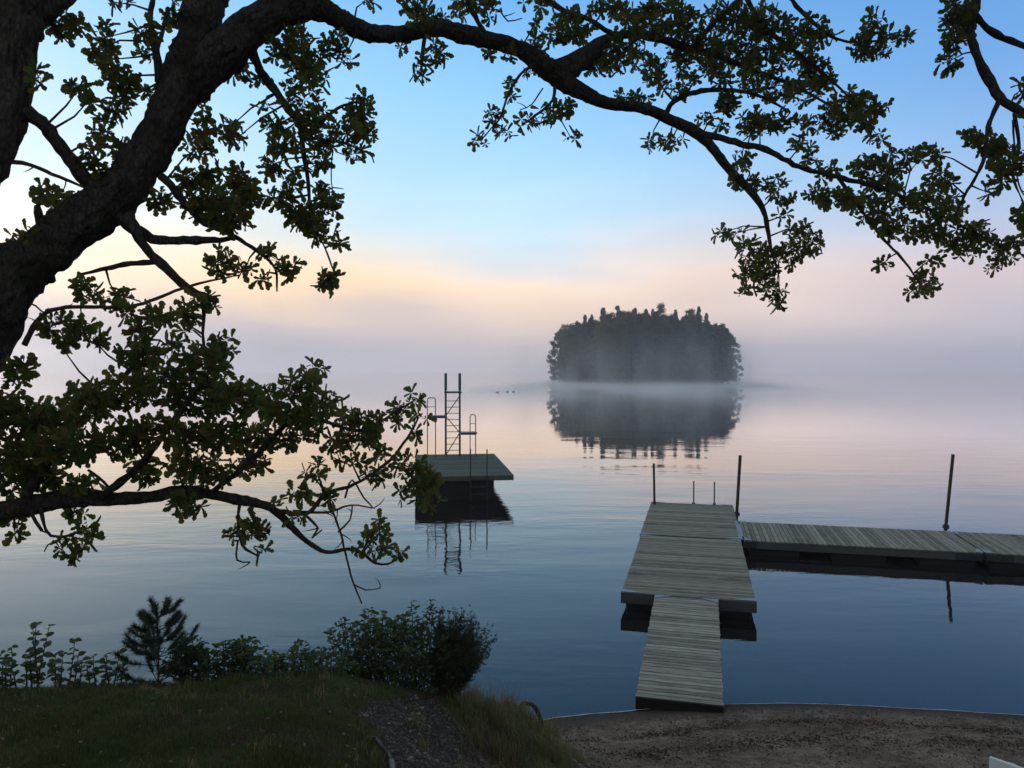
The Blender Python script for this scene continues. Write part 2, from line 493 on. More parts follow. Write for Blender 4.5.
# ------------------------------------------------------------------ water
WM = bpy.data.materials.new('lake_water'); WM.use_nodes = True; N = NT(WM)
for nd in list(N.t.nodes):
    if nd.type != 'OUTPUT_MATERIAL': N.t.nodes.remove(nd)
geo_ = N.n('ShaderNodeNewGeometry')
def posmap(scale, rot=0):
    m = N.n('ShaderNodeMapping'); m.inputs['Scale'].default_value = scale; m.inputs['Rotation'].default_value = (0, 0, rot)
    N.l(geo_.outputs['Position'], m.inputs[0]); return m.outputs[0]
big = N.noise(posmap((.35, 1.0, 1), R(-14)), 1.1, 3, .5)
med = N.noise(posmap((.5, 1.2, 1), R(10)), 3.6, 3, .5)
far_ = N.noise(posmap((.25, .8, 1), R(-6)), .35, 3, .5)
patch = N.ramp(N.noise(posmap((.05, .12, 1), R(20)), 1.0, 3), [(.4, (.08, .08, .08)), (.62, (1, 1, 1))])
sx = N.n('ShaderNodeSeparateXYZ'); N.l(geo_.outputs['Position'], sx.inputs[0])
calm = N.n('ShaderNodeMapRange'); N.l(N.math('SUBTRACT', sx.outputs[1], N.math('MULTIPLY', sx.outputs[0], .9)), calm.inputs[0])
for i_, v_ in enumerate((4, 16, .16, 1.0)): calm.inputs[i_ + 1].default_value = v_
h = N.math('ADD', N.math('ADD', N.math('MULTIPLY', big, .026), N.math('MULTIPLY', med, .0085)), N.math('MULTIPLY', far_, .010))
dist = N.n('ShaderNodeMapRange'); N.l(sx.outputs[1], dist.inputs[0])
for i_, v_ in enumerate((15, 65, 1.0, .06)): dist.inputs[i_ + 1].default_value = v_
h = N.math('MULTIPLY', h, N.math('MULTIPLY', N.math('MULTIPLY', patch, dist.outputs[0]), calm.outputs[0]))
bmp = N.n('ShaderNodeBump'); bmp.inputs['Distance'].default_value = 1.0; bmp.inputs['Strength'].default_value = 1.0
N.l(h, bmp.inputs['Height'])
fr = N.n('ShaderNodeFresnel'); fr.inputs[0].default_value = 1.333; N.l(bmp.outputs[0], fr.inputs['Normal'])
gl = N.n('ShaderNodeBsdfGlossy'); gl.inputs['Roughness'].default_value = .015; gl.inputs['Color'].default_value = (.97, .95, .94, 1)
N.l(bmp.outputs[0], gl.inputs['Normal'])
tr = N.n('ShaderNodeBsdfTransparent'); tr.inputs[0].default_value = (.30, .28, .24, 1)
df = N.n('ShaderNodeBsdfDiffuse'); df.inputs[0].default_value = (.018, .018, .017, 1)
body = N.n('ShaderNodeMixShader'); body.inputs[0].default_value = .45; N.l(df.outputs[0], body.inputs[1]); N.l(tr.outputs[0], body.inputs[2])
mx = N.n('ShaderNodeMixShader'); N.l(N.math('MULTIPLY', fr.outputs[0], N.math('ADD', 1.0, N.math('MULTIPLY', fr.outputs[0], .95)), True), mx.inputs[0]); N.l(body.outputs[0], mx.inputs[1]); N.l(gl.outputs[0], mx.inputs[2])
N.l(mx.outputs[0], N.t.nodes['Material Output'].inputs[0])
wx = [-FAR + 1, -200, -40, -12, 0, 12, 40, 200, FAR - 1]; wy = [4, 8, 12, 20, 60, 200, 500, FAR - 1]
water = mesh_obj('lake_water', [(x, y, 0) for y in wy for x in wx],
    [(j * len(wx) + i, j * len(wx) + i + 1, (j + 1) * len(wx) + i + 1, (j + 1) * len(wx) + i) for j in range(len(wy) - 1) for i in range(len(wx) - 1)], WM)
tag(water, 'calm lake mirroring the dawn sky', kind='structure')
# thin pale ribbon, its colour standing in for the lapping edge's bright reflection
fm = MB(); prev = None
for k in range(260):
    x = .1 + k * .03
    lo, hi = 8.5, 11
    for _ in range(22):
        m_ = (lo + hi) / 2
        if gz(x, m_) > 0.004: lo = m_
        else: hi = m_
    y = lo + .03 * noise.noise(Vector((x * 2, 0, 0)))
    w = .007 + .006 * (noise.noise(Vector((x * 5, 3, 0))) + .5)
    a, b = Vector((x, y - w, .012)), Vector((x, y + w, .007))
    if prev and 1: fm.add([prev[0], a, b, prev[1]], [(0, 1, 2, 3)])
    prev = (a, b)
shore_glint = fm.build('glint_line', mat('shore_glint', (.55, .55, .55), .5, .4))
tag(shore_glint, 'thin pale strip painted as the bright reflection where ripples meet the sand', kind='stuff')

# ------------------------------------------------------------------ haze and mist
HZ = bpy.data.materials.new('haze_air'); HZ.use_nodes = True; N = NT(HZ)
N.t.nodes.remove(N.b)
pv = N.n('ShaderNodeVolumePrincipled'); pv.inputs['Color'].default_value = (1.0, .965, .965, 1); pv.inputs['Density'].default_value = .0006
pv.inputs['Anisotropy'].default_value = .72
N.l(pv.outputs[0], N.t.nodes['Material Output'].inputs['Volume'])
hb = MB(); hb.box(-FAR - 40, FAR + 40, -340, FAR + 40, -9, 44)
haze = hb.build('haze', HZ); tag(haze, 'pale morning haze over the lake', kind='stuff')
MS = bpy.data.materials.new('mist_air'); MS.use_nodes = True; N = NT(MS)
N.t.nodes.remove(N.b)
g2 = N.n('ShaderNodeNewGeometry')
mpp = N.n('ShaderNodeMapping'); mpp.inputs['Scale'].default_value = (1, .5, 1.0); N.l(g2.outputs['Position'], mpp.inputs[0])
nn = N.noise(mpp.outputs[0], .045, 3, .6)
sz = N.n('ShaderNodeSeparateXYZ'); N.l(g2.outputs['Position'], sz.inputs[0])
fall = N.math('POWER', 2.718, N.math('MULTIPLY', sz.outputs[2], -2.0))
wisp = N.n('ShaderNodeMapRange'); N.l(nn, wisp.inputs[0])
for i_, v_ in enumerate((.40, .62, .15, 1.0)): wisp.inputs[i_ + 1].default_value = v_
# thins out towards the near side
nearf = N.n('ShaderNodeMapRange'); nearf.interpolation_type = 'SMOOTHSTEP'; N.l(sz.outputs[1], nearf.inputs[0])
for i_, v_ in enumerate((60, 215, 0, 1.0)): nearf.inputs[i_ + 1].default_value = v_
off = N.math('ABSOLUTE', N.math('SUBTRACT', sz.outputs[0], N.math('MULTIPLY', sz.outputs[1], .172)))
sidef = N.n('ShaderNodeMapRange'); sidef.interpolation_type = 'SMOOTHSTEP'; N.l(off, sidef.inputs[0])
for i_, v_ in enumerate((26, 46, 1.0, .0)): sidef.inputs[i_ + 1].default_value = v_
dens = N.math('MULTIPLY', N.math('MULTIPLY', fall, wisp.outputs[0]), N.math('MULTIPLY', N.math('MULTIPLY', nearf.outputs[0], sidef.outputs[0]), .085))
tall = N.n('ShaderNodeMapRange'); mp3 = N.n('ShaderNodeMapping'); mp3.inputs['Scale'].default_value = (1, .6, .22); N.l(g2.outputs['Position'], mp3.inputs[0]); N.l(N.noise(mp3.outputs[0], .085, 3, .55), tall.inputs[0])
for i_, v_ in enumerate((.48, .68, 0, .030)): tall.inputs[i_ + 1].default_value = v_
topf = N.n('ShaderNodeMapRange'); topf.interpolation_type = 'SMOOTHSTEP'; N.l(sz.outputs[2], topf.inputs[0])
for i_, v_ in enumerate((.5, 19, 1, 0)): topf.inputs[i_ + 1].default_value = v_
clos = N.n('ShaderNodeMapRange'); clos.interpolation_type = 'SMOOTHSTEP'; N.l(sz.outputs[1], clos.inputs[0])
for i_, v_ in enumerate((130, 240, 0, 1)): clos.inputs[i_ + 1].default_value = v_
dens = N.math('ADD', dens, N.math('MULTIPLY', N.math('MULTIPLY', tall.outputs[0], topf.outputs[0]), N.math('MULTIPLY', clos.outputs[0], sidef.outputs[0])))
pv = N.n('ShaderNodeVolumePrincipled'); pv.inputs['Color'].default_value = (1.0, .965, .93, 1)
pv.inputs['Anisotropy'].default_value = .5; N.l(dens, pv.inputs['Density']); N.l(pv.outputs[0], N.t.nodes['Material Output'].inputs['Volume'])
mb_ = MB(); mb_.box(-75, 150, 58, 262, .02, 20)
MS.cycles.volume_step_rate = .22; mist = mb_.build('mist', MS); tag(mist, 'low wisps of mist drifting over the water round the island', kind='stuff')
scene.cycles.volume_step_rate = 1.0
scene.cycles.volume_max_steps = 110

# ------------------------------------------------------------------ island
ISX, ISY = wd(642, 382, 268).x, 268
IW, IH = 30.5, 17.0
iv, if_ = [], []
n_a, n_r = 60, 7
for r_ in range(n_r):
    for k in range(n_a):
        a = 2 * math.pi * k / n_a; q = 1.06 * r_ / (n_r - 1)
        wv = 1 + .06 * noise.noise(Vector((math.cos(a) * 2, math.sin(a) * 2, 0)))
        sq_ = (abs(math.cos(a)) ** 3 + abs(math.sin(a)) ** 3) ** (-1 / 3)
        iv.append((ISX + math.cos(a) * IW * q * wv * sq_, ISY + math.sin(a) * IH * q * wv * sq_, 1.6 * (1 - (q / 1.03) ** 2) - .02 + .25 * noise.noise(Vector((math.cos(a) * q * 9, math.sin(a) * q * 9, 2))) * (q < 1) - (1.5 if r_ == n_r - 1 else 0)))
for r_ in range(n_r - 1):
    for k in range(n_a):
        a = r_ * n_a + k; b = r_ * n_a + (k + 1) % n_a
        if_.append((a, b, b + n_a, a + n_a))
isl = mesh_obj('island_ground', iv, if_, mat('island_soil', (.04, .035, .025), .95, .1), smooth=True)
tag(isl, 'low stony ground of the wooded island', kind='structure')

def crown_mesh(kind, seed):
    rg = random.Random(seed); v = []; f = []
    def leafquad(p, s, nrm):
        a = nrm.orthogonal().normalized(); a.rotate(Matrix.Rotation(rg.uniform(0, 6.28), 3, nrm)); b = nrm.cross(a)
        n = len(v); v.extend([p - a * s, p - b * s * .55, p + a * s, p + b * s * .55]); f.append((n, n + 1, n + 2, n + 3))
    if kind == 'spruce':
        for k in range(1500):
            q = rg.random() ** .8; z = .12 + .88 * q
            rr = (1 - q) ** .8 * .19 * (0.75 + .35 * math.sin(q * 60 + rg.random())) + .008
            a = rg.uniform(0, 6.28); d = rr * rg.uniform(.35, 1) ** .5
            leafquad(Vector((math.cos(a) * d, math.sin(a) * d, z - d * .35)), rg.uniform(.012, .022), Vector((rg.gauss(0, .6), rg.gauss(0, .6), 1)).normalized())
    elif kind == 'pine':
        for c in range(22):
            q = rg.uniform(.45, 1); a = rg.uniform(0, 6.28); d = rg.uniform(0, .20) * (1.25 - q) * 1.5
            cen = Vector((math.cos(a) * d, math.sin(a) * d, q * .97)); rr = rg.uniform(.035, .07)
            for k in range(75):
                u = Vector((rg.gauss(0, 1), rg.gauss(0, 1), rg.gauss(0, .6))).normalized() * rr * rg.uniform(.5, 1)
                leafquad(cen + u, rg.uniform(.010, .018), (u.normalized() + Vector((0, 0, .6))).normalized())
    else:
        for c in range(72):
            a = rg.uniform(0, 6.28); q = rg.random(); z = .05 + .89 * q
            prof = math.sin(min(1, (q + .26) / 1.22) * math.pi) ** .55
            d = .23 * prof * rg.uniform(.2, 1) ** .5
            cen = Vector((math.cos(a) * d, math.sin(a) * d, z)); rr = rg.uniform(.03, .062)
            for k in range(40):
                u = Vector((rg.gauss(0, 1), rg.gauss(0, 1), rg.gauss(0, .8))).normalized() * rr * rg.uniform(.45, 1.05)
                leafquad(cen + u, rg.uniform(.012, .021), (u.normalized() + Vector((rg.gauss(0, .4), rg.gauss(0, .4), .5))).normalized())
    me = bpy.data.meshes.new('crown'); me.from_pydata([tuple(x) for x in v], [], f); me.update(); me.materials.append(ISLE)
    return me
def trunk_mesh(seed):
    b = MB(); b.tube([(0, 0, -.02), (.004, .002, .3), (-.004, .003, .65), (0, 0, .95)], [.014, .011, .007, .002], 7)
    me = bpy.data.meshes.new('trunk'); me.from_pydata([tuple(x) for x in b.v], [], b.f); me.update(); me.materials.append(BARK); return me
CR = {k: [crown_mesh(k, s) for s in range(3)] for k in ('spruce', 'pine', 'birch')}
TR = trunk_mesh(0)
KN = {'spruce': ('spruce_tree', 'tree', 'pointed dark spruce on the misty island'),
      'pine': ('pine_tree', 'tree', 'tufted tall pine on the misty island'),
      'birch': ('leafy_tree', 'tree', 'rounded leafy tree on the misty island')}
rg = random.Random(3)
pts = []
tries = 0
while len(pts) < 150 and tries < 20000:
    tries += 1
    x, y = rg.uniform(-1, 1), rg.uniform(-1, 1)
    if abs(x) ** 3 + abs(y) ** 3 > .93: continue
    if all(((x - p[0]) * IW) ** 2 + ((y - p[1]) * IH) ** 2 > 2.7 ** 2 for p in pts): pts.append((x, y))
def outline(u):   # top outline of the wood along the island, metres
    return 22.3 * (1 - .10 * abs(u) ** 4) if abs(u) < 1 else 0
pts.sort(key=lambda p: p[1])
for i, (x, y) in enumerate(pts):
    edge = math.hypot(x, y)
    H = outline(x * .97) * rg.uniform(.86, 1.07) * (1 - .04 * max(0, min(1, edge) - .7) / .3)
    H = max(H, 14.5)
    if abs(x) > .8: kind = 'birch'
    elif edge > .75: kind = 'birch' if rg.random() < .8 else 'spruce'
    else: kind = rg.choice(['spruce', 'spruce', 'pine', 'pine', 'birch'])
    if kind != 'birch': H *= rg.uniform(1.02, 1.2)
    nm_, ct_, lb_ = KN[kind]
    wx_, wy_ = ISX + x * IW, ISY + y * IH
    e = empty(nm_, (wx_, wy_, max(-.1, 1.0 * (1 - edge ** 2))), rg.uniform(0, 6.28)); ws_ = H * (rg.uniform(.95, 1.2) if kind == 'birch' else rg.uniform(.8, 1.05)); e.scale = (ws_, ws_ * rg.uniform(.9, 1.1), H)
    where = 'at its left tip' if x < -.75 else 'at its right tip' if x > .75 else ('along its near shore' if y < -.45 else 'in the thick of the wood' if abs(y) < .5 else 'along its far shore')
    tag(e, f'{lb_} {where}', ct_, f'{nm_.replace("_"," ")}s {where.replace("its","the island")}')
    t_ = bpy.data.objects.new('trunk', TR); link(t_, e)
    c_ = bpy.data.objects.new('crown', rg.choice(CR[kind])); link(c_, e)

# ------------------------------------------------------------------ floating pier
TH = R(14)
U = Vector((math.cos(TH), -math.sin(TH), 0)); V = Vector((math.sin(TH), math.cos(TH), 0))
P0 = Vector((3.215, 13.58, 0)); ZD = .35
def planks(name, parent, L, Wd, along, pw=.096, gap=.011, th=.028, m=DECK, z=0, seed=0, jit=.006):
    """planks laid side by side along 'along' axis, spanning the width; local frame x=across, y=along"""
    b = MB(); r = random.Random(seed); y = 0
    while y < L - .03:
        w = min(pw, L - y) * r.uniform(.97, 1)
        dz = r.uniform(-.003, .003); e0 = r.uniform(-jit, jit) - .01; e1 = r.uniform(-jit, jit) + .01
        b.box(-Wd / 2 + e0, Wd / 2 + e1, y, y + w, z - th + dz, z + dz, bev=.003)
        y += pw + gap
    o = b.build(name, m, parent)
    return o
def section(loc, rz, L, Wd, label, group, seed, flo, plates=True, ends=(True, True)):
    e = empty('pier_section', loc, rz); tag(e, label, 'floating pier', group)
    planks('deck', e, L, Wd, 1, seed=seed)
    b = MB(); t = .05
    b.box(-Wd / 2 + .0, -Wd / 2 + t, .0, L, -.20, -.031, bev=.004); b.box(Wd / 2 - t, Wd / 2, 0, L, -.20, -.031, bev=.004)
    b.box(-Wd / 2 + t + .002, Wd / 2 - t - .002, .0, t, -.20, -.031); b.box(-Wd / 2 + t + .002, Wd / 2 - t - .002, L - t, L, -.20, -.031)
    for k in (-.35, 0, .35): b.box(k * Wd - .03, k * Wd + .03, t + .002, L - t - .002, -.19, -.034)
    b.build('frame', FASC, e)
    for (y0, y1) in flo:
        f = MB(); f.box(-Wd / 2 + .06, Wd / 2 - .06, y0, y1, -.62, -.204, bev=.03); f.build('float', FLOAT, e)
    if plates:
        for sx_ in (-1, 1):
            for k, yy in enumerate((0, L)):
                if not ends[k]: continue
                p = MB(); s_ = -1 if k else 1
                vs_ = [(sx_ * (Wd / 2 + .012), yy - s_ * .015, .006), (sx_ * (Wd / 2 - .42), yy - s_ * .015, .006), (sx_ * (Wd / 2 + .012), yy + s_ * .17, .006)]
                vs_ += [(x, y, z + .006) for x, y, z in vs_]
                p.add(vs_, [(0, 1, 2), (5, 4, 3), (0, 3, 4, 1), (1, 4, 5, 2), (2, 5, 3, 0)])
                o_ = p.build('corner_plate', GALV, e)
                q = MB(); q.box(min(sx_ * (Wd / 2 + .002), sx_ * (Wd / 2 + .014)), max(sx_ * (Wd / 2 + .002), sx_ * (Wd / 2 + .014)), min(yy, yy + s_ * .3), max(yy, yy + s_ * .3), -.19, -.03); q.build('corner_bracket', DARKM, e)
    return e
LA, LB, WA = 4.95, 4.72, 2.38
secA = section(P0 + Vector((0, 0, ZD)), -TH, LA, WA, 'wide grey pier section between the gangway and the outer end section', 'floating pier sections', 1, [(.05, 1.1), (1.9, 3.0), (3.8, 4.9)])
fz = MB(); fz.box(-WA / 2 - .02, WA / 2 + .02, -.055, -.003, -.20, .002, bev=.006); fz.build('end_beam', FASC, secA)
P1 = P0 + V * (LA + .07)
secB = section(P1 + Vector((0, 0, ZD + .01)), -TH, LB, WA + .06, 'outermost pier section with swim ladder, greenish algae on its planks', 'floating pier sections', 2, [(.05, 1.1), (1.8, 2.9), (3.6, 4.65)])
# swim ladder on the far end
for s_ in (.06, .68):
    b = MB(); b.tube([(s_, LB + .06, .69), (s_, LB + .06, .0), (s_, LB + .10, -.9)], .021, 10); b.build('ladder_rail', GREEN, secB)
    b = MB(); b.box(s_ - .05, s_ + .05, LB + .0, LB + .09, -.06, .02, bev=.004); b.build('rail_bracket', DARKM, secB)
b = MB()
for z in (-.25, -.5, -.75): b.tube([(.06, LB + .08, z), (.68, LB + .08, z)], .015, 8)
b.build('ladder_rung', GREEN, secB)
# side arm
rzA = -TH - R(90)
A0 = P1 + U * ((WA + .06) / 2 + .05) + V * (2.34 - .02)
def arm(loc, L, label, seed):
    return section(loc, rzA, L, 2.3, label, 'floating pier sections', seed, [(.1, 1.3), (L / 2 - .6, L / 2 + .6), (L - 1.3, L - .1)])
# in the arm's frame local y runs along U, local x runs towards -V; centre line is 1.15 in from the near edge
c0 = P1 + U * ((WA + .06) / 2 + .05) + V * (1.17 - .06) + Vector((0, 0, ZD))
LAM = 5.2
arm1 = arm(c0, LAM, 'long side arm section branching off the pier to the right', 5)
arm2 = arm(c0 + U * (LAM + .07), 6.0, 'side arm section cut by the right edge of the photo', 6)
lp = MB(); lp.box(-1.15, 1.15, -.10, .02, .004, .012, bev=.002)
lp.build('hinge_plate', GALV, arm1)
bx_ = MB(); bx_.box(1.152, 1.17, LAM - .55, LAM - .04, -.19, -.03, bev=.003); bx_.build('joint_bracket', DARKM, arm1)
bx_ = MB(); bx_.box(1.152, 1.17, .04, .55, -.19, -.03, bev=.003); bx_.build('joint_bracket', DARKM, arm2)
# gangway
gA = P0 - V * .09 - U * .02 + Vector((0, 0, ZD + .004)); gB = wd(679, 700.5, 9.72)
gdir = (gA - gB); GL = gdir.length
e = empty('gangway', gB); e.rotation_euler = (math.asin(gdir.z / GL), 0, -math.atan2(gdir.x, gdir.y))
tag(e, 'narrow bleached wooden gangway sloping from the sand up to the pier', 'gangway')
planks('deck', e, GL, 1.11, 1, pw=.082, gap=.014, m=DECKB, seed=9, jit=.008)
b = MB()
for x in (-.52, .52): b.box(x - .035, x + .035, .03, GL - .05, -.15, -.031, bev=.004)
b.build('side_beam', FASC, e)
b = MB(); b.box(-.565, .565, -.035, .02, -.17, -.004, bev=.005); b.build('end_board', DARKW, e)
for sx_ in (-1, 1):
    b = MB()
    vs_ = [(sx_ * .56, GL + .01, .004), (sx_ * .25, GL + .01, .004), (sx_ * .56, GL - .16, .004)]; vs_ += [(x, y, z + .006) for x, y, z in vs_]
    b.add(vs_, [(0, 1, 2), (5, 4, 3), (0, 3, 4, 1), (1, 4, 5, 2), (2, 5, 3, 0)]); b.build('corner_plate', GALV, e)
b = MB(); b.tube([(-.58, GL + .03, -.03), (.58, GL + .03, -.03)], .026, 10); b.build('hinge_pipe', DARKM, e)
# mooring poles
def pole(px0, py0, px1, py1, d, r, m, label, wdp=-1.9, d2=None):
    base = wd(px0, py0, d); top = wd(px1, py1, d2 or d)
    dr = (top - base).normalized(); bot = base + dr * ((wdp - base.z) / dr.z)
    o = empty('mooring_pole', bot); tag(o, label, 'pole', 'mooring poles of the pier')
    p = MB(); p.tube([(0, 0, 0), base - bot, top - bot], r, 12); p.build('pole_tube', m, o, True)
    c = MB(); tp = top - bot; c.tube([tp, tp + dr * .018], r * 1.12, 12); c.build('end_cap', DARKM, o)
    h = base + dr * ((.33 - base.z) / dr.z) - bot
    k = MB(); k.tube([h - dr * .05, h + dr * .05], r * 1.9, 10); k.build('guide_sleeve', DARKM, o)
    return o
pole(654.5, 505, 653.8, 464, 22.9, .035, RUST, 'short dark mooring pole at the far left corner of the pier')
pole(736.5, 518, 740.2, 456, 21.5, .045, RUST, 'mooring pole leaning at the far end, where the side arm begins')
pole(945.5, 530, 953, 455, 19.75, .042, RUST, 'tall mooring pole leaning behind the side arm')

# ------------------------------------------------------------------ diving raft
ZR = .84
fl, fr_ = wz(415.5, 476, ZR), wz(514, 476, ZR)
RW = (fr_ - fl).length; RL = 6.7
rc = (fl + fr_) / 2
rd = Vector((-.85 / 6.7, 1, 0)).normalized(); rz_ = math.atan2(-rd.x, rd.y)
raft = empty('diving_raft', (rc.x, rc.y, 0), rz_)
tag(raft, 'dark wooden bathing raft with a steel diving tower and ladders', 'diving raft')
o = planks('deck', raft, RL, RW, 1, pw=.145, gap=.022, m=RAFTD, z=ZR, seed=21)
b = MB()
b.box(-RW / 2, RW / 2, -.04, -.002, ZR - .17, ZR - .002, bev=.004); b.box(-RW / 2, RW / 2, RL + .002, RL + .04, ZR - .17, ZR - .002)
b.box(-RW / 2, -RW / 2 + .04, .0, RL, ZR - .17, ZR - .032); b.box(RW / 2 - .04, RW / 2, .0, RL, ZR - .17, ZR - .032)
b.build('fascia', RAFTD, raft)
b = MB(); b.box(-RW / 2 + .1, RW / 2 - .68, .12, RL - .3, -1.2, ZR - .035)
b.build('hull', DARKW, raft)
b = MB()
for k in range(4): b.box(-RW / 2 + .095, RW / 2 - .675, .10, .12 , .08 + k * .17, .22 + k * .17, bev=.003)
b.build('hull_plank', DARKW, raft)
def at_raft(px, py, yl):   # local coordinates on the raft at a local depth yl seen at px,py
    # solve for the plane local y = yl
    r = ray(px, py); n = Vector((-math.sin(rz_), math.cos(rz_), 0))
    t_ = (Vector((rc.x, rc.y, 0)) + n * yl - EYE).dot(n) / r.dot(n)
    w = EYE + r * t_ - Vector((rc.x, rc.y, 0))
    return Vector((w.x * math.cos(rz_) + w.y * math.sin(rz_), -w.x * math.sin(rz_) + w.y * math.cos(rz_), w.z))
lad = MB(); xs = []
ladder = bpy.data.objects.new('swim_ladder', None); link(ladder, raft)
xa, xb = at_raft(470.5, 476, -.06).x, at_raft(487, 476, -.06).x
for x, zt in ((xa, ZR + .95), (xb, ZR + .92)):
    b = MB(); b.tube([(x, -.07, zt), (x, -.07, ZR - .1), (x, -.09, -.9)], .022, 10); b.build('rail', DARKM, ladder)
for k in range(6):
    b = MB(); z = ZR - .12 - k * .25; b.box(xa + .02, xb - .02, -.12, -.05, z - .012, z + .012); b.build('rung', DARKM, ladder)
# tower
tw = bpy.data.objects.new('diving_tower', None); link(tw, raft)
YT = 6.0
def T(px, py, y=YT): return at_raft(px, py, y)
tl, tr_ = T(445.8, 453).x, T(459.8, 453).x
ztop = T(445, 373.5).z
for x in (tl, tr_):
    b = MB(); b.tube([(x, YT, ZR), (x, YT, ztop)], .045, 8); b.build('tower_post', GREEN, tw)
    # thicker hand grips at the top
    zg = T(446, 390).z
    b = MB(); b.tube([(x, YT - .02, zg), (x, YT - .02, ztop + .01)], .062, 8); b.build('hand_grip', GREEN, tw)
b = MB(); zp = T(446, 391.5).z; b.box(tl - .06, tr_ + .06, YT - .5, YT + .55, zp - .06, zp, bev=.006); b.build('top_platform', DARKM, tw)
k = 0; z = ZR + .25
while z < zp - .15:
    b = MB(); b.tube([(tl, YT, z), (tr_, YT, z)], .016, 6); b.build('rung', GREEN, tw); z += .262
zz = [ZR + .04, T(446, 433).z, T(446, 416).z, T(446, 396).z]; xs = [tl, tr_, tl, tr_]
b = MB()
for i in range(3): b.tube([(xs[i], YT + .03, zz[i]), (xs[i + 1], YT + .03, zz[i + 1])], .022, 6)
b.build('brace', GREEN, tw)
def side_board(px0, px1, py, sx_, hx0, hx1, hy, label):
    a = T(px0, py); c = T(px1, py); z = a.z
    x0, x1 = min(a.x, c.x), max(a.x, c.x)
    b = MB(); b.box(x0, x1, YT - .42, YT + .28, z - .045, z, bev=.006); b.build('diving_board', GREEN, tw)
    b = MB(); b.box(x0 + .03, x1 - .03, YT - .28, YT - .2, z - .10, z - .047); b.box(x0 + .03, x1 - .03, YT + .1, YT + .18, z - .10, z - .047); b.build('board_bearer', DARKM, tw)
    h0, h1 = T(hx0, py).x, T(hx1, py).x; zt = T(hx0, hy).z
    y0 = YT - .35
    r_ = .10
    pts_ = [(h0, y0, ZR)] + [(h0, y0, zt - r_)] + [(h0 + r_ * (1 - math.cos(a_)) , y0, zt - r_ + r_ * math.sin(a_)) for a_ in (R(30), R(60), R(90))]
    pts_ += [(h1 - r_ * (1 - math.cos(a_)), y0, zt - r_ + r_ * math.sin(a_)) for a_ in (R(90), R(60), R(30))] + [(h1, y0, zt - r_), (h1, y0, ZR)]
    b = MB(); b.tube(pts_, .020, 8); zm = (zt + z) / 2; b.tube([(h0, y0, zm), (h1, y0, zm)], .014, 6); b.build('handrail', GALV if 0 else GREEN, tw)
side_board(427, 445.5, 415.5, -1, 427.3, 435.3, 397.5, '')
side_board(460, 476.5, 432, 1, 469.5, 475, 414, '')

# ------------------------------------------------------------------ ducks far out
DUCK = mat('dark_feather', (.03, .026, .022), .8, .2)
for i, px in enumerate((497.5, 507.5, 513.5)):
    p = wz(px, 392 - (i == 0) * -.5, 0)
    e = empty('duck', (p.x, p.y, 0), rnd.uniform(-.5, .5))
    tag(e, ['small duck swimming far out, apart from the other two', 'middle one of three small ducks swimming far out', 'far out duck nearest to the wooded island'][i], 'duck', 'ducks far out on the lake')
    b = MB(); n = 10
    prof = [(-.34, .02, .10), (-.28, .07, .08), (-.15, .12, .05), (0, .14, .05), (.14, .11, .06), (.2, .06, .12), (.21, .045, .2), (.23, .05, .27), (.27, .05, .31), (.31, .03, .30), (.40, .012, .28)]
    b.tube([(x, 0, z) for x, r, z in prof], [r for x, r, z in prof], n); b.build('body', DUCK, e, True)

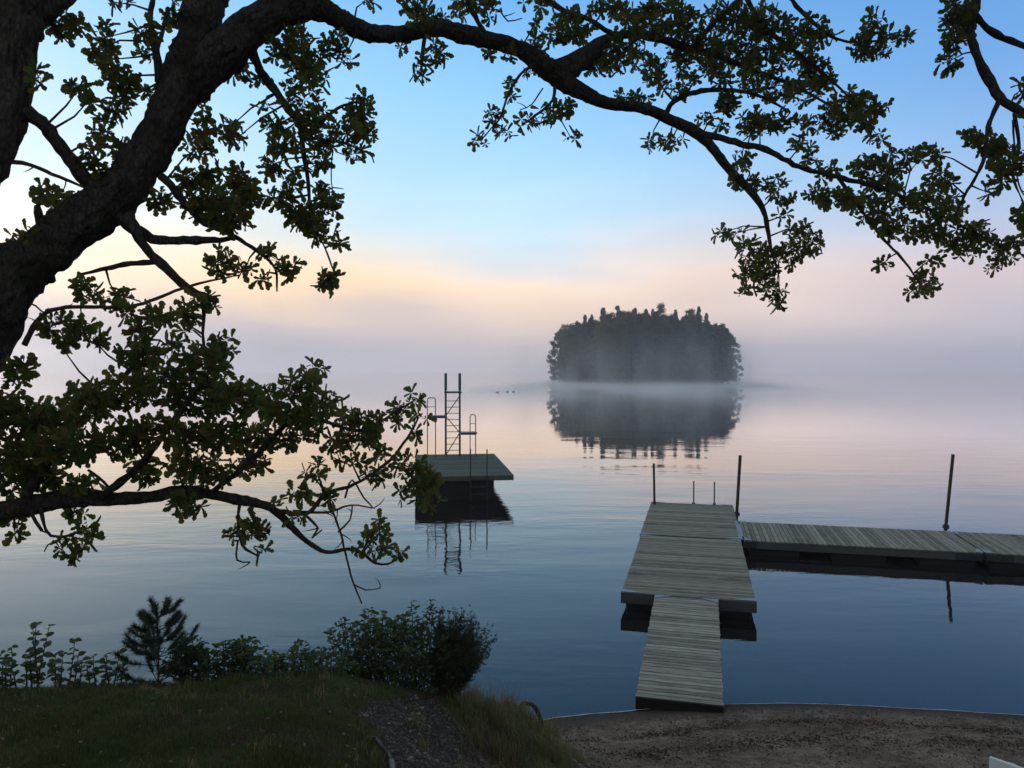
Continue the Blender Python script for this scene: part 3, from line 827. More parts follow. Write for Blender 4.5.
# ------------------------------------------------------------------ oak
def bez(*a): return a
LIMBS = {   # name: (kind, points px,py,width px,depth m)
 'main':   ('trunk', [(-95,760,122,4.25),(-88,650,104,4.25),(-78,560,92,4.25),(-62,470,88,4.28),(-38,400,80,4.3),(-12,345,74,4.35),(24,288,66,4.4),(62,245,62,4.45),(98,215,60,4.5),(128,186,57,4.55),(150,152,53,4.6),(167,116,50,4.65),(183,82,52,4.7),(194,42,46,4.75),(207,0,43,4.8),(222,-60,40,4.8),(232,-140,34,4.8),(226,-230,28,4.8),(238,-330,18,4.8),(250,-430,8,4.8)]),
 'second': ('limb', [(-70,500,60,4.3),(-74,400,48,4.25),(-56,290,40,4.2),(-34,215,38,4.2),(-8,160,35,4.2),(11,115,33,4.25),(16,72,36,4.3),(17,36,40,4.3),(24,8,50,4.35),(20,-40,44,4.4),(4,-110,34,4.4),(-10,-200,26,4.4),(0,-300,12,4.4)]),
 'second_b': ('limb', [(30,18,26,4.35),(55,2,26,4.4),(90,-30,22,4.5),(120,-80,16,4.6),(135,-150,10,4.7)]),
 'right':  ('limb', [(186,88,38,4.7),(208,66,44,4.7),(235,42,42,4.72),(262,20,36,4.78),(292,8,33,4.85),(320,9,26,4.95),(345,22,19,5.0),(370,33,17,5.1),(400,34,14,5.2),(440,28,15,5.3),(465,35,17,5.4),(500,43,15,5.5),(525,52,16,5.6),(550,71,20,5.7),(577,89,16,5.75),(607,103,11,5.85),(642,108,10,5.95),(671,120,10,6.05),(696,132,11,6.1),(709,144,9,6.15),(730,170,8,6.2),(753,194,7,6.2),(764,212,5,6.25),(768,232,4,6.3),(772,255,2.5,6.3)]),
 'right_up': ('limb', [(550,72,20,5.7),(572,66,24,5.75),(590,54,20,5.8),(608,38,9,5.9),(636,34,8,6.0),(665,40,8,6.1),(695,50,7,6.2),(724,58,6,6.3),(753,70,5,6.4),(790,84,3.5,6.4),(830,105,2.5,6.4)]),
 'right_mid': ('limb', [(664,116,6,6.05),(674,101,5,6.05),(690,94,5,6.1),(709,90,5,6.2),(740,91,4,6.3),(762,97,3,6.4),(790,112,2.5,6.4)]),
 'right_low': ('limb', [(696,132,8,6.1),(722,138,7,6.15),(742,144,7,6.2),(767,150,6,6.3),(800,167,5,6.4),(838,177,5,6.5),(880,188,4,6.6),(920,205,3.5,6.7),(960,225,3,6.7),(1000,245,2,6.7)]),
 'low_drop': ('limb', [(838,177,4,6.5),(858,205,3.5,6.5),(880,235,3,6.5),(905,262,2.5,6.5),(920,285,1.5,6.5)]),
 'up_spray': ('limb', [(690,50,6,6.2),(715,22,6,6.2),(745,-5,6,6.3),(780,-40,7,6.3),(810,-110,9,6.2)]),
 'up_spray_b': ('limb', [(745,-5,5,6.3),(762,25,5,6.3),(790,48,4,6.4),(820,70,3,6.4),(850,98,2,6.4)]),
 'up_spray_c': ('limb', [(770,-30,4,6.3),(800,10,4,6.3),(835,38,3,6.3),(865,42,2.5,6.3),(895,38,1.5,6.3)]),
 'canopy': ('limb', [(232,-140,30,4.8),(300,-210,26,4.9),(420,-250,24,5.1),(560,-260,22,5.4),(700,-230,18,5.6),(830,-170,15,5.6),(920,-100,12,5.6),(962,-40,10,5.6),(976,0,9,5.6),(971,22,8,5.6),(973,46,8,5.6),(986,74,9,5.6),(1000,98,9,5.6),(1022,113,7,5.6),(1050,135,5,5.6),(1080,170,3,5.6)]),
 'canopy_b': ('limb', [(974,14,7,5.6),(992,32,6.5,5.6),(1024,46,6,5.6),(1070,62,4,5.6),(1110,90,3,5.6)]),
 'canopy_c': ('limb', [(999,100,5,5.6),(988,128,4,5.6),(983,162,3.5,5.6),(965,195,3,5.6),(955,215,2,5.6)]),
 'canopy_d': ('limb', [(1014,113,4,5.6),(1019,146,3,5.6),(1013,175,2.5,5.6),(1022,200,1.5,5.6)]),
 'bridge': ('limb', [(24,110,15,4.25),(45,126,14,4.3),(62,149,13,4.35),(78,171,14,4.4),(97,194,17,4.5)]),
 'stub_left': ('limb', [(50,250,18,4.4),(25,247,15,4.4),(0,249,13,4.4),(-40,256,12,4.4),(-90,250,9,4.4)]),
 'stub_up': ('limb', [(44,236,9,4.4),(39,218,8,4.4),(37,206,6,4.4)]),
 'mid_a': ('limb', [(118,214,13,4.5),(138,232,12,4.55),(160,240,9,4.6),(190,240,8,4.65),(220,240,6,4.7),(236,237,4,4.7)]),
 'mid_b': ('limb', [(128,214,12,4.5),(142,243,10,4.5),(162,265,9,4.55),(187,287,8,4.6),(203,296,7,4.6),(218,300,3,4.6)]),
 'mid_b_drop': ('limb', [(203,292,5,4.6),(204,312,4,4.6),(203,335,3,4.6),(206,360,2,4.6)]),
 'mid_c': ('limb', [(160,176,9,4.6),(172,186,8,4.6),(186,206,8,4.65),(205,222,7,4.7),(230,234,5,4.7),(256,250,4,4.75),(275,268,3,4.75),(277,292,1.6,4.75)]),
 'mid_d': ('limb', [(82,274,3,4.55),(100,270,4,4.55),(125,264,5,4.55),(155,262,5,4.55)]),
 'hang_a': ('limb', [(246,38,12,4.75),(254,58,9,4.8),(268,82,8,4.85),(285,104,7,4.85),(300,128,6,4.85),(303,150,5,4.85),(307,172,4,4.85),(309,195,3.5,4.85),(312,222,2.5,4.85),(325,248,1.8,4.85),(336,278,1.2,4.85)]),
 'hang_b': ('limb', [(262,32,8,4.8),(280,48,6,4.85),(300,68,4,4.9),(312,84,3,4.9)]),
 'hang_c': ('limb', [(303,140,4,4.85),(322,122,4,4.85),(338,108,3,4.9),(356,102,2,4.9)]),
 'hang_d': ('limb', [(303,138,4,4.85),(330,140,3,4.85),(352,146,2,4.85),(372,156,1.5,4.85),(374,163,1,4.85)]),
 'hang_e': ('limb', [(426,30,5,5.25),(423,50,4,5.25),(421,75,2.5,5.25)]),
 'hang_f': ('limb', [(493,44,4,5.5),(478,22,5,5.5),(468,0,5,5.5),(462,-40,6,5.4),(452,-110,8,5.3)]),
 'hang_g': ('limb', [(540,60,4,5.6),(520,75,3,5.6),(508,95,2.5,5.6),(500,118,2,5.6),(486,134,1.5,5.6)]),
 'hang_h': ('limb', [(555,80,4,5.7),(553,100,3,5.7),(540,112,2.5,5.7),(524,124,1.5,5.7)]),
 'hang_i': ('limb', [(620,40,5,5.9),(590,20,5,5.8),(560,8,5,5.7),(535,-15,5,5.6),(520,-70,7,5.5)]),
 'up_left': ('limb', [(160,82,9,4.65),(158,60,8,4.65),(154,36,6,4.65),(150,18,5,4.65),(154,-5,4,4.65)]),
 'up_left_b': ('limb', [(157,48,5,4.65),(163,30,4,4.65),(168,8,3,4.65)]),
 'low':    ('limb', [(-72,560,34,4.3),(-40,528,28,4.3),(0,513,20,4.3),(40,503,19,4.35),(80,497,19,4.4),(110,499,13,4.45),(150,497,12,4.5),(180,491,11,4.55),(209,494,10,4.6),(235,499,10,4.65),(255,503,9,4.7),(271,508,8,4.75),(289,524,7,4.8),(304,539,5,4.85),(326,552,4,4.9),(348,549,3.5,4.95),(362,553,3,5.0),(375,563,2.5,5.0),(388,564,2,5.0),(399,558,1.5,5.0)]),
 'low_b':  ('limb', [(255,503,6,4.7),(285,512,5,4.75),(308,513,4,4.8),(326,494,4,4.85),(355,484,3.5,4.9),(388,462,3,4.95),(410,434,2.5,5.0),(418,418,1.5,5.0)]),
 'low_c':  ('limb', [(209,494,6,4.6),(240,470,6,4.6),(270,440,5,4.65),(300,410,4,4.7),(318,380,2.5,4.75)]),
 'low_d':  ('limb', [(300,410,4,4.7),(335,425,3.5,4.8),(365,430,3,4.9),(395,412,2,5.0),(415,400,1.5,5.0)]),
 'low_e':  ('limb', [(100,498,8,4.4),(140,465,7,4.4),(170,425,6,4.4),(200,385,5,4.45),(222,352,3,4.5)]),
 'low_f':  ('limb', [(20,508,9,4.3),(50,460,8,4.25),(90,410,6,4.25),(130,370,5,4.3),(150,340,3,4.3)]),
 'low_g':  ('limb', [(240,502,4,4.65),(238,520,3,4.65),(242,545,2.5,4.65),(258,556,1.5,4.65)]),
 'low_h':  ('limb', [(40,506,4,4.3),(46,530,3,4.3),(58,537,2.5,4.3),(80,532,1.5,4.3)]),
 'low_i':  ('limb', [(388,466,2.5,4.95),(405,470,3,5.0),(420,485,2.5,5.0),(436,500,1.5,5.0)]),
 'out_l':  ('limb', [(-74,430,30,4.25),(-150,330,24,4.1),(-240,260,18,4.0),(-330,180,12,3.9)]),
 'out_l2': ('limb', [(-70,520,24,4.3),(-160,470,18,4.2),(-250,440,12,4.2)]),
}
DEAD = {
 'dead_a': [(24,345,6,4.4),(40,318,5,4.4),(60,308,4,4.4),(94,307,4,4.4),(125,307,3.6,4.4),(150,301,3.4,4.4),(175,291,3,4.45),(205,282,2.6,4.5),(240,275,1.6,4.5)],
 'dead_b': [(4,161,5,4.2),(28,164,4,4.25),(52,174,3.6,4.3),(72,182,3,4.4),(88,189,2.6,4.4)],
 'dead_c': [(328,494,2.2,4.85),(334,515,2.2,4.9),(341,534,2.2,4.9),(347,560,2,4.95),(353,582,2,5.0),(362,604,1.4,5.0)],
 'dead_d': [(353,584,1.6,5.0),(366,590,1.4,5.0),(380,588,1,5.0)],
 'dead_e': [(304,514,3,4.8),(318,528,2.4,4.8),(312,538,2,4.8),(322,530,1.4,4.8)],
 'dead_f': [(300,512,3,4.8),(330,512,2.4,4.85),(350,505,2,4.9),(372,508,1.4,4.9)],
 'dead_g': [(345,498,2.2,4.9),(352,480,2,4.9),(364,498,1.8,4.9),(374,508,1.2,4.9)],
 'dead_h': [(338,532,2,4.9),(350,520,1.8,4.9),(352,505,1.4,4.9)],
 'dead_i': [(238,540,2,4.65),(237,560,1.8,4.65),(250,562,1.2,4.65)],
 'dead_j': [(80,532,2,4.3),(66,536,1.6,4.3),(48,545,1.6,4.3),(44,552,1.2,4.3)],
 'dead_k': [(30,510,4,4.3),(36,522,3.6,4.3),(42,531,3,4.3)],
 'dead_l': [(112,493,3,4.45),(104,482,3,4.45),(88,470,3,4.4)],
 'dead_m': [(543,88,1.6,5.65),(532,104,1.4,5.65),(520,110,1,5.65)],
 'dead_n': [(500,10,1.6,5.5),(508,21,1.4,5.5),(522,18,1,5.5)],
 'dead_o': [(1013,120,2,5.6),(1016,170,1.6,5.6),(1024,195,1.4,5.6),(1040,200,1,5.6)],
 'dead_p': [(333,150,1.6,4.85),(331,175,1.4,4.85),(334,200,1,4.85)],
}
# leaf sprays: px, py, rx, ry
B = """66 25 17 13;107 37 10 14;105 60 9 12;98 50 7 7;123 80 15 20;117 107 13 12;80 87 10 8;91 98 7 9;100 133 12 16;92 157 10 12;120 150 9 10;100 173 10 6;60 200 20 9;44 191 8 7;31 233 10 6;12 238 8 6;143 27 11 12;147 52 8 8;150 90 7 9;38 77 6 9;174 13 9 12;120 3 8 5;
227 130 13 9;237 138 8 9;203 127 12 8;197 148 14 12;203 107 5 5;200 198 20 20;226 205 20 18;240 180 13 13;247 200 9 18;160 200 13 8;233 222 16 9;185 180 10 10;210 172 12 10;
238 73 9 9;256 79 8 7;297 38 16 9;288 47 10 8;300 59 11 14;314 53 11 12;308 70 13 11;335 44 10 12;345 56 9 9;322 78 8 8;291 82 5 11;273 50 8 12;263 108 6 5;297 100 9 11;310 97 7 7;273 129 13 10;286 144 18 11;273 164 11 11;303 129 14 16;317 164 13 9;323 138 15 15;323 114 9 7;344 132 14 11;361 105 13 12;360 118 11 10;370 129 7 12;355 150 9 9;294 167 5 7;
276 199 13 9;291 190 9 9;323 199 11 15;335 206 7 13;314 217 11 9;297 211 13 9;417 6 15 9;432 18 13 7;420 20 8 6;464 6 15 11;493 9 8 11;364 2 11 3;402 45 8 3;437 53 9 12;421 74 7 9;423 62 4 9;493 53 5 7;
221 214 18 12;221 263 13 12;270 256 11 7;246 267 9 7;263 277 9 5;288 267 7 12;305 221 18 12;323 232 13 9;337 242 5 7;327 283 7 5;214 302 9 7;
83 290 13 9;116 296 17 9;122 312 11 7;162 315 17 7;184 315 13 9;194 303 12 7;56 324 11 12;81 330 16 9;94 340 11 7;141 334 11 11;137 355 24 11;172 349 9 9;187 331 7 7;60 345 9 7;
20 372 16 12;15 415 24 20;50 418 27 18;90 402 26 18;128 390 24 18;165 385 24 20;205 368 26 22;225 345 13 11;200 400 28 18;235 400 24 18;265 400 18 14;300 387 21 13;314 372 12 9;290 410 28 16;325 405 18 13;345 417 13 9;60 448 38 16;20 452 28 18;120 438 28 17;160 430 18 13;190 440 26 13;225 435 23 16;255 440 18 12;280 440 18 10;305 430 18 9;140 464 16 9;185 465 18 11;215 470 20 11;195 486 12 10;250 465 20 9;10 480 23 14;45 474 23 11;88 484 14 7;182 505 11 11;194 503 11 9;146 476 10 8;
360 424 16 11;336 445 13 9;350 460 11 7;372 438 11 9;385 452 10 9;310 475 8 5;377 426 12 8;413 397 8 6;399 408 8 7;403 419 9 7;421 415 9 5;417 433 6 5;373 477 13 9;355 440 14 9;410 466 15 11;428 477 13 9;417 492 13 9;399 495 7 5;435 502 11 9;317 470 8 7;300 495 12 7;326 495 12 6;271 502 9 6;297 517 9 5;253 528 14 11;238 535 8 7;262 553 7 5;377 535 12 9;381 550 16 5;359 546 7 5;399 554 6 4;381 524 8 5;
73 513 14 5;86 528 9 7;91 535 6 6;62 545 5 5;73 554 5 3;78 547 6 4;17 530 6 5;15 520 8 4;
483 3 18 5;539 2 18 6;566 20 15 11;557 32 14 9;577 29 16 13;533 25 4 4;533 44 7 7;542 56 7 7;507 54 7 6;511 79 7 5;510 91 6 7;492 114 10 8;482 139 9 6;505 132 7 7;524 123 9 6;542 117 11 9;561 108 11 13;571 138 6 5;530 72 7 5;592 53 13 9;598 62 14 12;615 59 11 13;624 44 18 12;642 59 16 11;653 73 9 15;662 85 7 7;627 97 16 4;642 97 9 7;607 9 22 8;636 12 27 11;665 9 23 11;648 26 26 10;671 32 20 12;689 23 16 16;706 47 18 12;683 50 16 10;700 70 18 12;677 65 11 11;680 91 11 9;718 18 14 14;736 20 16 16;753 29 16 18;724 50 16 12;742 59 17 12;724 76 9 11;727 103 11 11;718 126 8 6;706 117 9 7;671 141 14 7;651 144 6 6;750 123 12 13;744 164 9 7;739 176 5 5;
762 21 18 18;783 33 20 18;812 25 13 11;825 37 11 9;796 54 22 16;817 71 18 16;762 62 22 18;750 83 16 11;775 88 20 12;800 92 18 12;821 83 13 13;879 33 18 11;862 46 13 11;879 50 13 7;904 40 7 9;877 19 6 6;850 96 13 7;842 108 20 10;867 108 14 9;883 110 8 5;862 121 13 7;837 125 15 12;817 125 15 9;762 125 19 9;783 121 18 9;729 104 9 9;879 137 11 5;800 146 12 9;812 158 9 7;742 158 11 7;746 183 14 9;771 183 18 7;783 196 15 7;825 171 13 7;817 192 13 9;838 200 20 9;867 167 18 11;896 162 16 11;925 154 16 7;938 154 8 5;879 183 20 11;867 208 20 14;892 225 20 12;883 263 8 7;900 200 15 11;925 200 16 13;942 179 13 9;946 208 20 16;925 233 20 12;950 238 18 11;933 258 9 5;925 283 14 12;917 291 8 5;975 233 16 11;967 250 14 9;992 246 14 7;1008 254 13 9;992 267 7 5;1019 242 8 6;987 142 15 9;1000 154 17 11;971 137 9 7;1000 175 11 9;1017 158 7 11;987 192 5 5;958 8 12 9;958 25 14 11;954 42 11 11;948 62 9 8;1021 90 6 7;
737 233 11 5;721 233 7 4;750 250 14 11;742 271 11 9;762 275 16 11;800 233 14 9;812 242 9 13;792 254 20 12;754 287 11 5;775 292 11 9;779 304 7 5;742 292 5 5;762 258 14 11;783 217 6 5;327 283 9 8;330 276 6 8"""
BL = [tuple(float(q) for q in s.split()) for s in B.replace('\n', '').split(';') if s.strip()]
# the crown goes on above and to the side of the view
ro = random.Random(11)
for _ in range(170):
    BL.append((ro.uniform(-350, 1150), -20 - 450 * ro.random() ** 1.1, ro.uniform(18, 38), ro.uniform(14, 28)))
for _ in range(30): BL.append((ro.uniform(-330, -30), ro.uniform(0, 480), ro.uniform(14, 30), ro.uniform(10, 22)))
for _ in range(14): BL.append((ro.uniform(1035, 1120), ro.uniform(20, 260), ro.uniform(10, 18), ro.uniform(8, 14)))

oak = empty('oak_tree', (wd(-95, 760, 4.25).x, 4.25, gz(wd(-95, 760, 4.25).x, 4.25)))
tag(oak, 'big leaning oak with dark limbs reaching over the water', 'tree')
OL = oak.location
samples = []   # (px,py,depth,pos,limb)
limb_obj = {}
for key, (kind, P) in LIMBS.items():
    S = spline([(p[0], p[1], p[2], p[3]) for p in P], 4.5 if P[0][2] > 30 else 6)
    pts3, rad = [], []
    big_ = P[0][2] > 15
    for i, s in enumerate(S):
        jx = 0 if big_ else 1.2 * noise.noise(Vector((i * .9, hash(key) % 7, 0)))
        w = max(s[2], .9) * (.73 if s[2] > 45 and key == 'main' else .88 if s[2] > 20 else 1)
        sh_ = min(1, max(0, s[1] - 120) / 150) * 8 if key == 'main' else 0
        p3 = wd(s[0] - sh_, s[1] + jx - sh_ * .6, s[3])
        pts3.append(p3 - OL); rad.append(w * s[3] / F / 2)
        samples.append((s[0], s[1], s[3], p3, key, w))
    if key == 'main':
        # root flare down to the soil
        b0 = pts3[0]; down = Vector((b0.x - .05, b0.y, -.25))
        pts3 = [down, Vector((b0.x - .03, b0.y, b0.z * .35))] + pts3; rad = [rad[0] * 1.9, rad[0] * 1.3] + rad
    b = MB(); nseg = 56 if P[0][2] > 30 else 14 if P[0][2] > 10 else 8
    b.tube(pts3, rad, nseg, wob=.26 if P[0][2] > 30 else .42, seed=len(key), furrow=.42 if P[0][2] > 30 else 0)
    limb_obj[key] = b.build('trunk' if kind == 'trunk' else 'limb', BARK, oak, True)
for key, P in DEAD.items():
    S = spline(P, 6); b = MB()
    b.tube([wd(s[0] + .8 * noise.noise(Vector((i * .7, 1, len(key)))), s[1] + .8 * noise.noise(Vector((i * .7, 9, 0))), s[3]) - OL for i, s in enumerate(S)], [max(s[2], 1) * s[3] / F / 2 for s in S], 7, wob=.25)
    # side twiglets
    for k in range(max(1, len(S) // 5)):
        i = rnd.randrange(1, len(S)); s = S[i]; a = rnd.uniform(0, 6.28); l = rnd.uniform(6, 18)
        q = [wd(s[0] + math.cos(a) * l * t_ + 2 * math.sin(t_ * 3), s[1] + math.sin(a) * l * t_, s[3] + .05 * t_) - OL for t_ in (0, .35, .7, 1)]
        b.tube(q, [.0045, .004, .003, .0015], 5)
    o = b.build('dead_twig', PALE if key in ('dead_a', 'dead_b') else TWIG, oak, True)
SA = np.array([[s[0], s[1], s[2], s[5]] for s in samples])

OUT = [(0, 0), (.06, .16), (.13, .34), (.10, .40), (.22, .56), (.16, .64), (.26, .80), (.14, .97), (0, 1.02)]
def leaf_verts(scale, wide=1.0):
    half = [(x * wide, y) for x, y in OUT]
    return half
LV = leaf_verts(1)
def add_leaf(v, f, p, dirv, nrm, L, droop=.15, wide=1.0):
    j1, j2 = rg.uniform(.8, 1.25), rg.uniform(.8, 1.25)
    d = dirv.normalized(); s = d.cross(nrm)
    if s.length < 1e-4: s = d.orthogonal()
    s.normalize(); n = s.cross(d).normalized()
    base = len(v)
    mid = []
    for (x, y) in OUT:
        c = p + d * (y * L) - n * (droop * L * y * y)
        v.append(c + s * (x * L * wide * j1) + n * (.09 * L * (x > 0)))
    for (x, y) in OUT[1:-1][::-1]:
        c = p + d * (y * L) - n * (droop * L * y * y)
        v.append(c - s * (x * L * wide * j2) + n * (.09 * L))
    m = len(OUT)
    # two halves folded along the midrib
    f.append(tuple(range(base, base + m)))
    f.append(tuple([base + m - 1] + list(range(base + m, base + 2 * m - 2)) + [base]))
crown = {}
twg = {}
rg = random.Random(5)
for (bx, by, rx, ry) in BL:
    d2 = (SA[:, 0] - bx) ** 2 + (SA[:, 1] - by) ** 2 + np.where(SA[:, 3] > 24, 900, 0)
    i = int(np.argmin(d2)); s = samples[i]
    dist = math.sqrt((s[0] - bx) ** 2 + (s[1] - by) ** 2)
    inview = -20 < by and -20 < bx < 1040
    dep = s[2] + rg.uniform(-.25, .25) + min(.5, dist / 300) * rg.uniform(-1, 1)
    if not inview: dep += rg.uniform(-1.4, 1.6)
    cen = wd(bx, by, dep)
    key = s[4]
    cv, cf = crown.setdefault(key, ([], []))
    tb = twg.setdefault(key, MB())
    a0 = s[3]
    if inview or dist < 200:
        midp = (a0 + cen) / 2 + Vector((rg.uniform(-1, 1), rg.uniform(-1, 1), rg.uniform(-.2, 1))) * .12 * (cen - a0).length
        tb.tube([x - OL for x in (a0, a0.lerp(midp, .55) , midp, midp.lerp(cen, .5), cen)], [.008, .0065, .0055, .004, .003], 5, cap=False)
    n_c = max(3, int(rx * ry * math.pi / (25 if bx > 560 else 29) * (1 if inview else .55)))
    for k in range(n_c):
        a = rg.uniform(0, 6.28); q = math.sqrt(rg.random())
        pxx, pyy = bx + math.cos(a) * rx * q * .88, by + math.sin(a) * ry * q * .88
        pd = dep + rg.uniform(-1, 1) * max(rx, ry) * dep / F * 1.1
        p = wd(pxx, pyy, pd)
        if k < 7: 
            mm = cen.lerp(p, .5) + Vector((rg.uniform(-1, 1), rg.uniform(-1, 1), rg.uniform(-1, 1))) * .02
            tb.tube([x - OL for x in (cen, mm, p)], [.003, .0026, .0018], 4, cap=False)
        axis_ = (p - cen); axis_ = (axis_.normalized() if axis_.length > .01 else Vector((0, 0, 1))) + Vector((rg.gauss(0, .5), rg.gauss(0, .5), rg.gauss(0, .4) - .1))
        axis_.normalize()
        nl = rg.randint(3, 7); o1 = axis_.orthogonal().normalized(); ph = rg.uniform(0, 6.28)
        for j in range(nl):
            an = ph + j * 6.283 / nl + rg.uniform(-.3, .3)
            rad_ = Matrix.Rotation(an, 3, axis_) @ o1
            dv = (rad_ * rg.uniform(.7, 1.1) + axis_ * rg.uniform(.1, .9)).normalized()
            add_leaf(cv, cf, p - OL + dv * .004, dv, axis_ + Vector((rg.gauss(0, .3), rg.gauss(0, .3), rg.gauss(0, .3) + .2)), rg.uniform(.026, .082) * (1.15 if bx > 820 else 1), rg.uniform(0, .35), rg.uniform(.75, 1.2))
for key, (cv, cf) in crown.items():
    n0 = len(cv); nf = len(cf); tb = twg[key]
    o = mesh_obj('foliage', cv + tb.v, cf + [tuple(i + n0 for i in q) for q in tb.f], LEAF, limb_obj[key])
    o.data.materials.append(BARK)
    o.data.polygons.foreach_set('material_index', [0] * nf + [1] * len(tb.f))

# ------------------------------------------------------------------ plants on the bank
def ovate(v, f, p, d, n, L, w=.55, fold=.12, droop=.2):
    d = d.normalized(); s = d.cross(n); s = s.normalized() if s.length > 1e-4 else d.orthogonal().normalized(); n = s.cross(d).normalized()
    ys = (0, .15, .4, .7, .92, 1.0); xs = (.0, .34, .5, .40, .16, 0)
    b = len(v)
    for x, y in zip(xs, ys): v.append(p + d * y * L + s * x * w * L + n * (fold * L * (x > 0) - droop * L * y * y))
    for x, y in list(zip(xs, ys))[1:-1][::-1]: v.append(p + d * y * L - s * x * w * L + n * (fold * L - droop * L * y * y))
    f.append(tuple(range(b, b + 6))); f.append((b + 5, b + 6, b + 7, b + 8, b + 9, b))
def gfast(x, y):
    i = int(min(max(np.searchsorted(ax_, x) - 1, 0), nx - 2)); j = int(min(max(np.searchsorted(ay_, y) - 1, 0), ny - 2))
    return verts[j * nx + i][2]
def ghit(px, py):
    r = ray(px, py); t = 2.6
    while t < 9:
        p = EYE + r * t
        if p.z <= gfast(p.x, p.y): return p.y
        t += .04
    return None
def ridge(px):
    for py in range(660, 768):
        d = ghit(px, py)
        if d: return py, d
def plant(name, px, py_base, py_top, d, spread_px, stems, leaf, label, cat, group, m=SHRUB, seed=0, dens=1.0, lean=0, bushy=True, w=.55, base=.3, back=.05):
    r = random.Random(seed); rp = ridge(px); d = rp[1] + back; bs = wd(px, rp[0], d); x, y = bs.x, bs.y; z0 = gz(x, y) - .03
    Hh = wd(px, py_top, d).z - z0; sp_ = spread_px * d / F
    e = empty(name, (x, y, z0)); tag(e, label, cat, group)
    st = MB(); v, f = [], []
    for k in range(stems):
        q = (k + .5) / stems * 2 - 1 if stems > 1 else 0
        hh = Hh * (1 - .35 * abs(q) ** 1.5) * (r.uniform(.72, 1.0) if k else 1)
        tip = Vector((q * sp_ * r.uniform(.7, 1.05) + lean * sp_, r.uniform(-.6, .6) * min(sp_, .3), hh))
        b0 = Vector((q * sp_ * base, r.uniform(-.06, .06), 0))
        pts_ = []
        for t_ in np.linspace(0, 1, 9):
            c = b0.lerp(tip, t_) + Vector((math.sin(t_ * 5 + k) * .012, math.cos(t_ * 4 + k) * .012, 0)); c.x = b0.x + (tip.x - b0.x) * t_ ** 1.3
            pts_.append(c)
        st.tube(pts_, list(np.linspace(.007, .0018, 9)), 5)
        nlv = int((26 if bushy else 15) * dens * hh / .5) + 4
        for j in range(nlv):
            t_ = 1 - (j / nlv) ** 1.0 * (.97 if bushy else .85)
            ii = min(7, int(t_ * 8)); c = pts_[ii].lerp(pts_[ii + 1], t_ * 8 - ii)
            a = j * 2.4 + r.uniform(-.4, .4)
            if bushy and r.random() < .65 and t_ < .93:
                ln = r.uniform(.04, .15) * (1.2 - t_) * 1.4 + .02
                tw_ = Vector((math.cos(a), math.sin(a), r.uniform(.1, .7))).normalized()
                st.tube([c, c + tw_ * ln], [.0022, .0012], 4)
                for u in range(r.randint(3, 6)):
                    cc_ = c + tw_ * ln * r.uniform(.35, 1.05); a2 = r.uniform(0, 6.28)
                    dv = (Vector((math.cos(a2), math.sin(a2), r.uniform(-.3, .7))) + tw_ * .8)
                    ovate(v, f, cc_, dv, Vector((r.gauss(0, .4), r.gauss(0, .4) - .4, 1)), leaf * r.uniform(.6, 1.1), w, droop=r.uniform(0, .4))
            else:
                dv = Vector((math.cos(a), math.sin(a), r.uniform(-.1, .7)))
                ovate(v, f, c, dv, Vector((r.gauss(0, .35), r.gauss(0, .35) - .4, 1)), leaf * r.uniform(.65, 1.15), w, droop=r.uniform(0, .4))
    st.build('stem', TWIG, e); mesh_obj('foliage', v, f, m, e)
    return e
G1 = 'seedlings along the edge of the lawn'
plant('leafy_sapling', 38, 696, 612, 4.75, 16, 3, .060, 'tallest round-leaved sapling at the left end of the bank', 'plant', G1, seed=1, bushy=False, w=.8)
plant('leafy_sapling', 12, 696, 642, 4.8, 20, 7, .055, 'low sapling with drooping leaves at the very left of the bank', 'plant', G1, seed=2, bushy=False, w=.8, base=.8)
plant('leafy_sapling', 68, 697, 640, 4.85, 18, 6, .052, 'forked sapling between the tall left one and the pine seedling', 'plant', G1, seed=3, bushy=False, w=.75, base=.8)
plant('leafy_sapling', 108, 696, 642, 4.8, 22, 7, .052, 'sapling with broad leaves just left of the pine seedling', 'plant', G1, seed=4, bushy=False, w=.75, dens=1.2, base=.8)
plant('leafy_shrub', 192, 700, 630, 4.95, 24, 10, .044, 'small shrub crowding the right side of the pine seedling', 'shrub', G1, seed=5, dens=1.1, base=.7)
plant('leafy_shrub', 236, 702, 634, 4.9, 26, 12, .044, 'dark low shrub in the middle of the row', 'shrub', G1, seed=6, dens=1.2, base=.7)
plant('leafy_shrub', 285, 704, 644, 5.0, 28, 11, .040, 'thin low shrub between the dark shrub and the big bush', 'shrub', G1, seed=7, dens=.9, base=.8)
plant('leafy_shrub', 326, 704, 646, 5.1, 24, 9, .040, 'straggling shrub touching the big bush', 'shrub', G1, seed=17, dens=.9, base=.8)
plant('leafy_bush', 372, 708, 596, 5.25, 48, 17, .044, 'big leafy bush at the top of the gravel slope', 'bush', None, seed=8, dens=1.25, base=.5)
plant('leafy_bush', 418, 710, 590, 5.6, 36, 14, .044, 'leafy bush with a tall shoot beside the dark juniper', 'bush', None, seed=9, dens=1.2, base=.5)
